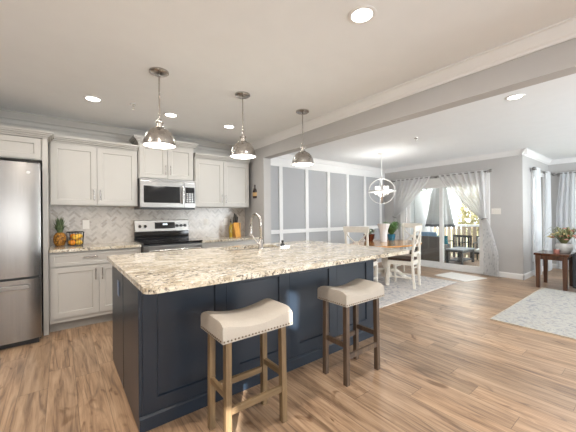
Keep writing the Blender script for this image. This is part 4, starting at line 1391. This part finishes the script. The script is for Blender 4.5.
def can_light(x, y, power, label, color=(1, .985, .97)):
    t = thing('recessed_light', (x, y, CEIL), label, 'ceiling light', 'recessed ceiling lights')
    obj('trim_ring', MB().lathe([(.060, -.0005), (.085, -.0005), (.085, -.004), (.075, -.007), (.062, -.005), (.060, -.0005)], (x, y, CEIL), 36, None, False), M['trim'], t, smooth=True)
    obj('lens', MB().lathe([(.001, -.0035), (.062, -.0035), (.062, -.001), (.001, -.001)], (x, y, CEIL), 30), M['glow'], t, smooth=True)
    area_light('recessed_lamp', (x, y, CEIL - .012), (0, 0, -1), .11, .11, power, color, shape='DISK')


WARM = (1, .96, .91)
can_light(1.446, 1.124, 6, 'recessed light nearest the camera in the kitchen ceiling')
can_light(.264, 3.587, 3.5, 'recessed light in front of the left wall cabinet', WARM)
can_light(1.041, 3.612, 3.5, 'recessed light in front of the microwave cabinet', WARM)
can_light(1.801, 3.619, 3.5, 'recessed light in front of the right wall cabinet', WARM)
can_light(3.725, .96, 9, 'recessed light in the ceiling right of the beam')
# extra lamps without fittings, added to brighten the kitchen and living room
for x, y in ((.2, 1.1), (.2, -1.3), (1.446, -1.3), (-.9, 2.4)):
    area_light('recessed_lamp', (x, y, CEIL - .012), (0, 0, -1), .11, .11, 16, (1, .90, .79), shape='DISK')
for x, y in ((6.2, .96), (3.725, -1.6), (6.2, -1.6)):
    area_light('recessed_lamp', (x, y, CEIL - .012), (0, 0, -1), .11, .11, 9, (.98, .99, 1), shape='DISK')

for x, y, lab in ((.618, 3.512, 'small sprinkler head in the kitchen ceiling near the cabinets'), (4.45, 2.43, 'small sprinkler head in the dining ceiling near the chandelier')):
    t = thing('sprinkler_head', (x, y, CEIL), lab, 'sprinkler', 'ceiling sprinklers')
    obj('escutcheon', MB().lathe([(.001, 0), (.032, 0), (.030, -.006), (.010, -.010), (.010, -.030), (.001, -.030)], (x, y, CEIL), 20), M['chrome'], t, smooth=True)
    obj('deflector', MB().lathe([(.001, -.044), (.016, -.044), (.016, -.047), (.001, -.047)], (x, y, CEIL), 12).tube([(x - .008, y, CEIL - .03), (x - .008, y, CEIL - .045)], .002, 6).tube([(x + .008, y, CEIL - .03), (x + .008, y, CEIL - .045)], .002, 6), M['chrome'], t)

# ------------------------------------------------------------------ dining
o = obj('dining_rug', MB().prism(rounded_rect(3.25, 5.72, 2.36, 4.15, .01, 2), .0005, .010), M['dining_rug'])
tag(o, 'faded grey patterned rug under the dining table', 'rug')

TX, TY, TZ = 4.85, 3.25, .725
ta = thing('dining_table', (TX, TY, 0), 'oval honey wood dining table on a white pedestal', 'table')
oval = lambda a, b, n=56: [(TX + a * cos(2 * pi * k / n), TY + b * sin(2 * pi * k / n)) for k in range(n)]
obj('tabletop', MB().prism(oval(.82, .545), TZ - .028, TZ), M['honey'], ta, bevel=.006)
obj('apron', MB().prism(oval(.50, .28), TZ - .06, TZ - .0285), M['table_white'], ta)
obj('pedestal', MB().lathe([(.001, .09), (.095, .09), (.10, .13), (.075, .17), (.055, .24), (.085, .34), (.09, .40), (.06, .48), (.055, .54), (.11, .60), (.12, .625), (.001, .625)], (TX, TY, 0), 28), M['table_white'], ta, smooth=True)
for k in range(4):
    a = pi / 4 + k * pi / 2
    d = Vector((cos(a) * 1.25, sin(a) * .85, 0))
    pts = [Vector((TX, TY, .20)) + d * .05, Vector((TX, TY, .21)) + d * .14, Vector((TX, TY, .13)) + d * .26, Vector((TX, TY, .045)) + d * .38, Vector((TX, TY, .033)) + d * .44]
    obj('foot', MB().tube(pts, [.045, .042, .036, .032, .022], 10), M['table_white'], ta, smooth='all')


def make_chair():
    t = thing('dining_chair', (0, 0, 0), 'x', 'chair', 'dining chairs')
    W_ = M['chair_white']
    obj('seat_cushion', MB().prism(rounded_rect(-.19, .19, -.185, .215, .03, 4), .452, .49), M['leather'], t, bevel=.012, seg=3)
    obj('seat_frame', MB().box(-.20, .20, -.20, .215, .385, .451), W_, t, bevel=.003)
    for s in (-1, 1):
        obj('leg', MB().beam((s * .185, .20, 0), (s * .185, .20, .386), .026, .026, (0, 1, 0), 1.5), W_, t, bevel=.003)
        m = MB().beam((s * .165, -.225, 0), (s * .175, -.195, .45), .030, .034, (0, 1, 0), 1.15).beam((s * .175, -.195, .44), (s * .185, -.245, 1.035), .034, .032, (0, 1, 0), .9)
        obj('back_post', m, W_, t, bevel=.003)
    obj('top_rail', MB().extrude([(-.258, .955), (-.228, .955), (-.236, 1.05), (-.264, 1.05)], (-.215, 0, 0), (.215, 0, 0), (0, 1, 0)), W_, t, bevel=.006)
    obj('lower_rail', MB().box(-.172, .172, -.222, -.198, .560, .600), W_, t, bevel=.003)
    for s in (-1, 1):
        pts = []
        for k in range(9):
            a = k / 8
            bow = .10 * sin(pi * a)
            pts.append((s * (-.165 + .33 * (a ** .5 if False else a) - bow * (1 - 2 * a) * .9), -.213 - .028 * a, .595 + .365 * a))
        obj('cross_slat', MB().tube(pts, .011, 8), W_, t, smooth='all')
    obj('rosette', MB().tube([(0, -.243, .778), (0, -.212, .778)], .034, 16), W_, t, smooth=True)
    for s in (-1, 1):
        obj('stretcher', MB().beam((s * .178, .195, .17), (s * .170, -.212, .17), .016, .022), W_, t)
    return t


chair = make_chair()
spots = [((4.735, 2.835), radians(14), 'white cross-back dining chair with brown seat on the near side of the table'),
         ((3.99, 3.15), radians(-72), 'white cross-back dining chair at the island end of the table'),
         ((5.66, 3.30), radians(98), 'white cross-back dining chair at the patio door end of the table')]
for k, ((x, y), rz, lab) in enumerate(spots):
    c = chair if k == 0 else dup(chair)
    c.location = (x, y, .0135); c.rotation_euler = (0, 0, rz); c['label'] = lab

va = MB()
vx, vy = 4.93, 3.36
va.lathe([(.001, 0), (.058, 0), (.060, .01), (.062, .12), (.078, .24), (.112, .345), (.116, .352), (.106, .348), (.070, .24), (.052, .12), (.050, .02), (.001, .018)], (vx, vy, TZ), 48, lambda a, i: 1 + (.05 if 2 < i < 9 else .02) * cos(12 * a))
vo = obj('vase', va, M['ceramic'], smooth='all', origin=(vx, vy, TZ))
tag(vo, 'tall flared white fluted vase on the dining table', 'vase')


def blade_plant(mb, c, n, length, spread, w, rnd, droop=.4):
    for k in range(n):
        a = rnd.uniform(0, 2 * pi); L = length * rnd.uniform(.6, 1.1); sp = spread * rnd.uniform(.3, 1.0)
        base = Vector(c) + Vector((cos(a), sin(a), 0)) * .012
        d = Vector((cos(a), sin(a), 0)); s = Vector((-sin(a), cos(a), 0)) * w
        p1 = base + d * sp * .4 + Vector((0, 0, L * .6)); p2 = base + d * sp * .8 + Vector((0, 0, L * .95)); p3 = base + d * sp * 1.25 + Vector((0, 0, L * (1 - droop * .6)))
        mb.add([base - s * .5, base + s * .5, p1 + s, p1 - s, p2 + s * .7, p2 - s * .7, p3], [(0, 1, 2, 3), (3, 2, 4, 5), (5, 4, 6)])
    return mb


rnd = random.Random(11)
px, py = 5.36, 3.47
p = thing('potted_fern', (px, py, TZ), 'green fern in a teal pot on the dining table', 'plant')
obj('pot', MB().lathe([(.001, 0), (.058, 0), (.066, .03), (.078, .11), (.082, .125), (.074, .125), (.068, .105), (.001, .10)], (px, py, TZ), 28), M['teal_pot'], p, smooth=True)
obj('fronds', blade_plant(MB(), (px, py, TZ + .10), 110, .27, .25, .013, rnd), M['fern'], p)
px, py = 4.93, 3.70
p = thing('potted_succulent', (px, py, TZ), 'pale green succulent in a brown bowl on the dining table', 'plant')
obj('pot', MB().lathe([(.001, 0), (.07, 0), (.095, .04), (.108, .115), (.112, .135), (.102, .135), (.094, .115), (.001, .11)], (px, py, TZ), 28), M['brown_pot'], p, smooth=True)
obj('leaves', blade_plant(MB(), (px, py, TZ + .11), 60, .13, .16, .010, rnd, .8), M['succulent'], p)

# chandelier
cx, cy = 5.01, 3.45
ch = thing('chandelier', (cx, cy, CEIL), 'brushed nickel orb chandelier with white candle shades above the dining table', 'chandelier')
obj('canopy', MB().lathe([(.001, 0), (.075, 0), (.075, -.012), (.02, -.028), (.001, -.028)], (cx, cy, CEIL), 28), M['nickel_bright'], ch, smooth=True)
OZ, OR = 1.715, .245
obj('stem', MB().tube([(cx, cy, CEIL - .028), (cx, cy, OZ + OR - .01)], .006, 8).tube([(cx, cy, OZ + OR), (cx, cy, OZ - .09)], .011, 10), M['nickel_bright'], ch, smooth=True)
for k in range(2):
    a = radians(35 + 90 * k)
    obj('orb_ring', MB().ring((cx, cy, OZ), OR, .006, (cos(a), sin(a), 0), 48, 4, .015), M['nickel_bright'], ch)
obj('band_ring', MB().ring((cx, cy, OZ - .005), OR + .014, .006, (0, 0, 1), 48, 4, .014), M['nickel_bright'], ch)
am = MB()
for k in range(4):
    a = radians(35 + 45 + 90 * k)
    am.tube([(cx, cy, OZ - .085), (cx + .06 * cos(a), cy + .06 * sin(a), OZ - .10), (cx + .118 * cos(a), cy + .118 * sin(a), OZ - .075)], .007, 8)
obj('arm_hub', am, M['nickel_bright'], ch, smooth='all')
for k in range(4):
    a = radians(35 + 45 + 90 * k); x, y = cx + .118 * cos(a), cy + .118 * sin(a)
    s = obj('candle_shade', MB().lathe([(.042, 0), (.045, .002), (.045, .15), (.042, .15), (.042, .003)], (x, y, OZ - .062), 24), M['glow_soft'], ch, smooth=True)
    obj('socket_cup', MB().lathe([(.001, -.015), (.018, -.012), (.030, .0), (.001, .001)], (x, y, OZ - .063), 16), M['nickel_bright'], ch, smooth=True)
pl = bpy.data.lights.new('chandelier_lamp', 'POINT'); pl.energy = 16; pl.color = (1, .97, .92); pl.shadow_soft_size = .12
plo = bpy.data.objects.new('chandelier_lamp', pl); COL.objects.link(plo); plo.location = (cx, cy, OZ + .16)

# ------------------------------------------------------------------ curtains and rods
def rod(axis, p0, p1, name_label, parent_list=()):
    t = thing('curtain_rod', ((p0[0] + p1[0]) / 2, (p0[1] + p1[1]) / 2, p0[2]), name_label, 'curtain rod', 'curtain rods')
    obj('bar', MB().tube([p0, p1], .011, 12), M['rod'], t, smooth=True)
    for p, q in ((p0, p1), (p1, p0)):
        d = (Vector(p) - Vector(q)).normalized(); c = Vector(p) + d * .035
        obj('finial', MB().ball(c, .034).tube([p, Vector(p) + d * .02], .014, 10), M['rod'], t, smooth='all')
    return t


t = rod('y', (SX - .085, 2.20, 2.115), (SX - .085, 4.36, 2.115), 'pewter curtain rod above the sliding patio door')
for y in (2.26, 3.28, 4.31):
    obj('bracket', MB().box(SX - .10, SX - .0005, y - .012, y + .012, 2.09, 2.102).box(SX - .006, SX - .0005, y - .02, y + .02, 2.06, 2.14), M['rod'], t)


def tied_curtain(y_out, y_in, y_tie, z_tie, y_b0, y_b1, label, nplt):
    """A sheer panel on the rod at y_out..y_in, gathered to the jamb at y_tie, then falling to the floor."""
    t = thing('sheer_curtain', (SX - .085, y_out, 0), label, 'curtain', 'sheer curtains at the patio door')
    x0 = SX - .085; m = MB(); g = []
    ns = 72; nt = 26; ztop = 2.145
    sgn = 1 if y_in > y_out else -1
    for i in range(nt + 1):
        v = i / nt; row = []
        for j in range(ns + 1):
            u = j / ns
            yt = y_out + (y_in - y_out) * u
            yb = y_tie + sgn * (.055 * (u - .3))
            zb = z_tie + .05 * (1 - u)
            # the free edge swags: points stay out, then sweep in
            e = v ** (1.0 + .18 * u)
            sag = -.035 * u * sin(pi * v)
            y = yt + (yb - yt) * e
            z = ztop + (zb - ztop) * v + sag
            amp = .034 * (1 - .25 * v)
            x = x0 + amp * sin(2 * pi * nplt * u) - .03 * v
            row.append((x, y, z))
        g.append(row)
    m.sheet(g)
    obj('drape', m, M['sheer'], t, smooth='all')
    m = MB(); g = []
    for i in range(21):
        v = i / 20; row = []
        for j in range(ns + 1):
            u = j / ns
            w0 = y_tie + sgn * .055 * (u - .3); w1 = y_b0 + (y_b1 - y_b0) * u
            k = min(1, v * 1.6) ** .7
            z = (z_tie + .05 * (1 - u)) * (1 - v) + .015 * v
            row.append((x0 - .03 + .030 * (.5 + .5 * v) * sin(2 * pi * nplt * u), w0 + (w1 - w0) * k, z))
        g.append(row)
    m.sheet(g)
    obj('tail', m, M['sheer'], t, smooth='all')
    obj('tieback', MB().ring((x0 - .03, y_tie, z_tie + .02), .048, .008, (0, .25 * sgn, 1), 24, 6), M['rod'], t, smooth='all')
    return t


tied_curtain(4.33, 3.36, 4.30, 1.17, 4.36, 4.14, 'left tied back white sheer curtain of the patio door', 8)
tied_curtain(2.22, 3.20, 2.27, 1.13, 2.03, 2.29, 'right tied back white sheer curtain of the patio door', 8)


def straight_curtain(p0, p1, normal, zt, label, npl, spread=1.0):
    t = thing('straight_curtain', ((p0[0] + p1[0]) / 2, (p0[1] + p1[1]) / 2, 0), label, 'curtain', 'sheer curtains in the living area')
    a = Vector((p0[0], p0[1], 0)); b = Vector((p1[0], p1[1], 0)); nn = Vector((normal[0], normal[1], 0)); c = (a + b) / 2
    g = []
    for i in range(17):
        v = i / 16; row = []
        for j in range(65):
            u = j / 64
            k = .80 + .20 * min(1, v * 2.5) * spread if True else 1
            p = c + (a + (b - a) * u - c) * k + nn * (.032 * (.7 + .3 * v) * sin(2 * pi * npl * u))
            row.append((p.x, p.y, zt + .03 - (zt + .015) * v))
        g.append(row)
    obj('drape', MB().sheet(g), M['sheer_blue'], t, smooth='all')
    return t


LZ = 2.13
t = rod('x', (7.33, RY - .085, LZ), (8.53, RY - .085, LZ), 'pewter curtain rod on the return wall of the living area')
for x in (7.40, 8.46):
    obj('bracket', MB().box(x - .012, x + .012, RY - .10, RY - .0005, LZ - .025, LZ - .013).box(x - .02, x + .02, RY - .006, RY - .0005, LZ - .05, LZ + .03), M['rod'], t)
straight_curtain((7.36, RY - .085), (7.70, RY - .085), (0, 1), LZ, 'white sheer curtain at the near side of the return wall window', 5)
straight_curtain((8.22, RY - .085), (8.52, RY - .085), (0, 1), LZ, 'white sheer curtain on the return wall next to the room corner', 5)
t = rod('y', (FX - .085, 1.53, LZ), (FX - .085, -.35, LZ), 'pewter curtain rod on the far living wall behind the flowers')
for y in (1.50, -.28):
    obj('bracket', MB().box(FX - .10, FX - .0005, y - .012, y + .012, LZ - .025, LZ - .013).box(FX - .006, FX - .0005, y - .02, y + .02, LZ - .05, LZ + .03), M['rod'], t)
straight_curtain((FX - .085, 1.53), (FX - .085, .80), (1, 0), LZ, 'white sheer curtain on the far wall behind the flower bowl', 8)

# door mat
o = obj('door_mat', MB().prism([(5.87, 2.30), (6.50, 2.14), (6.60, 2.84), (6.02, 2.92)], .0005, .012), M['mat'], bevel=.002)
tag(o, 'pale grey door mat on the floor in front of the patio door', 'mat')

# ------------------------------------------------------------------ living corner
lr = obj('living_rug', MB().prism(rounded_rect(4.01, 6.36, -2.2, 1.285, .008, 2), .0005, .010), M['living_rug'])
tag(lr, 'large pale rug with blue grey pattern in the living area', 'rug')
obj('binding', MB().box(4.004, 4.0115, -2.2, 1.29, .0005, .0115).box(4.0115, 6.362, 1.2855, 1.292, .0005, .0115), M['rug_edge'], lr)

E0, E1, G0, G1 = 6.375, 6.985, .965, 1.405
et = thing('end_table', (6.68, 1.185, 0), 'dark walnut end table holding a bowl of flowers', 'table')
obj('table_top', MB().box(E0, E1, G0, G1, .545, .582), M['walnut_top'], et, bevel=.005)
obj('apron', MB().box(E0 + .045, E1 - .045, G0 + .045, G1 - .045, .475, .5445), M['walnut'], et)
for x in (E0 + .05, E1 - .05):
    for y in (G0 + .05, G1 - .05):
        obj('leg', MB().beam((x, y, 0), (x, y, .5445), .050, .050, (0, 1, 0), 1.3), M['walnut'], et, bevel=.003)

bx_, by_ = 6.74, 1.075
fb = thing('flower_bowl', (bx_, by_, .582), 'whitewashed bowl of blush and cream flowers on the end table', 'flower arrangement')
obj('bowl', MB().lathe([(.001, 0), (.07, 0), (.095, .03), (.118, .085), (.112, .135), (.100, .155), (.104, .165), (.092, .165), (.088, .15), (.10, .10), (.001, .06)], (bx_, by_, .582), 32), M['planter'], fb, smooth=True)
rnd = random.Random(21)
obj('greenery', blade_plant(MB(), (bx_, by_, .582 + .12), 110, .31, .24, .011, rnd, .6), M['sage'], fb)
for k in range(26):
    a = k * 2.399; r = .21 * math.sqrt((k + .5) / 26); z = .582 + .21 + .16 * (1 - (r / .21) ** 2) + rnd.uniform(-.03, .05)
    c = (bx_ + r * cos(a), by_ + r * sin(a), z)
    m = MB()
    rr = rnd.uniform(.024, .038)
    for q in range(8):
        b = q * pi / 4; tl_ = .5 if q % 2 else .2
        m.ball((c[0] + rr * .55 * cos(b), c[1] + rr * .55 * sin(b), c[2] + rr * .25 * tl_), rr * .55, 8, 5, (1, 1, .5))
    m.ball((c[0], c[1], c[2] + rr * .2), rr * .45, 8, 5)
    obj('blossom', m, M[('flower_a', 'flower_b', 'flower_c', 'flower_a', 'flower_b')[k % 5]], fb, smooth='all')
o = thing('rose_candle', (6.55, 1.14, .582), 'small rose coloured candle jar on the end table', 'candle')
obj('jar', MB().lathe([(.001, 0), (.038, 0), (.040, .008), (.040, .062), (.036, .066), (.001, .06)], (6.55, 1.14, .582), 24), M['pink_wax'], o, smooth=True)
obj('lid', MB().lathe([(.001, .0665), (.041, .0665), (.041, .078), (.001, .08)], (6.55, 1.14, .582), 24), M['nickel'], o, smooth=True)

so_ = thing('sofa', (6.95, -.2, 0), 'charcoal upholstered sofa at the right edge beside the end table', 'sofa')
obj('base', MB().box(6.44, 7.25, -1.15, .87, .10, .42), M['charcoal'], so_, bevel=.02, seg=3)
for y0, y1 in ((.66, .93), (-1.42, -1.15)):
    obj('arm', MB().extrude([(y0, .06), (y1, .06), (y1, .56), (y1 - .03, .62), ((y0 + y1) / 2, .645), (y0 + .03, .62), (y0, .56)], (6.40, 0, 0), (7.30, 0, 0), (0, 1, 0)), M['charcoal'], so_, bevel=.02, seg=3)
obj('backrest', MB().box(7.08, 7.34, -1.15, .66, .42, .86), M['charcoal'], so_, bevel=.04, seg=3)
for k in range(2):
    y0 = -1.14 + k * .90
    obj('seat_cushion', MB().box(6.42, 7.08, y0, y0 + .895, .421, .56), M['charcoal'], so_, bevel=.03, seg=3)
for x in (6.48, 7.22):
    for y in (-1.30, .80):
        obj('leg', MB().box(x - .03, x + .03, y - .03, y + .03, 0, .06), M['walnut'], so_)
pillow('white_pillow', (6.62, .585, .78), .42, .42, .13, radians(172), M['white_cloth'], 'white pillow leaning on the arm of the charcoal sofa', tilt=-.18)
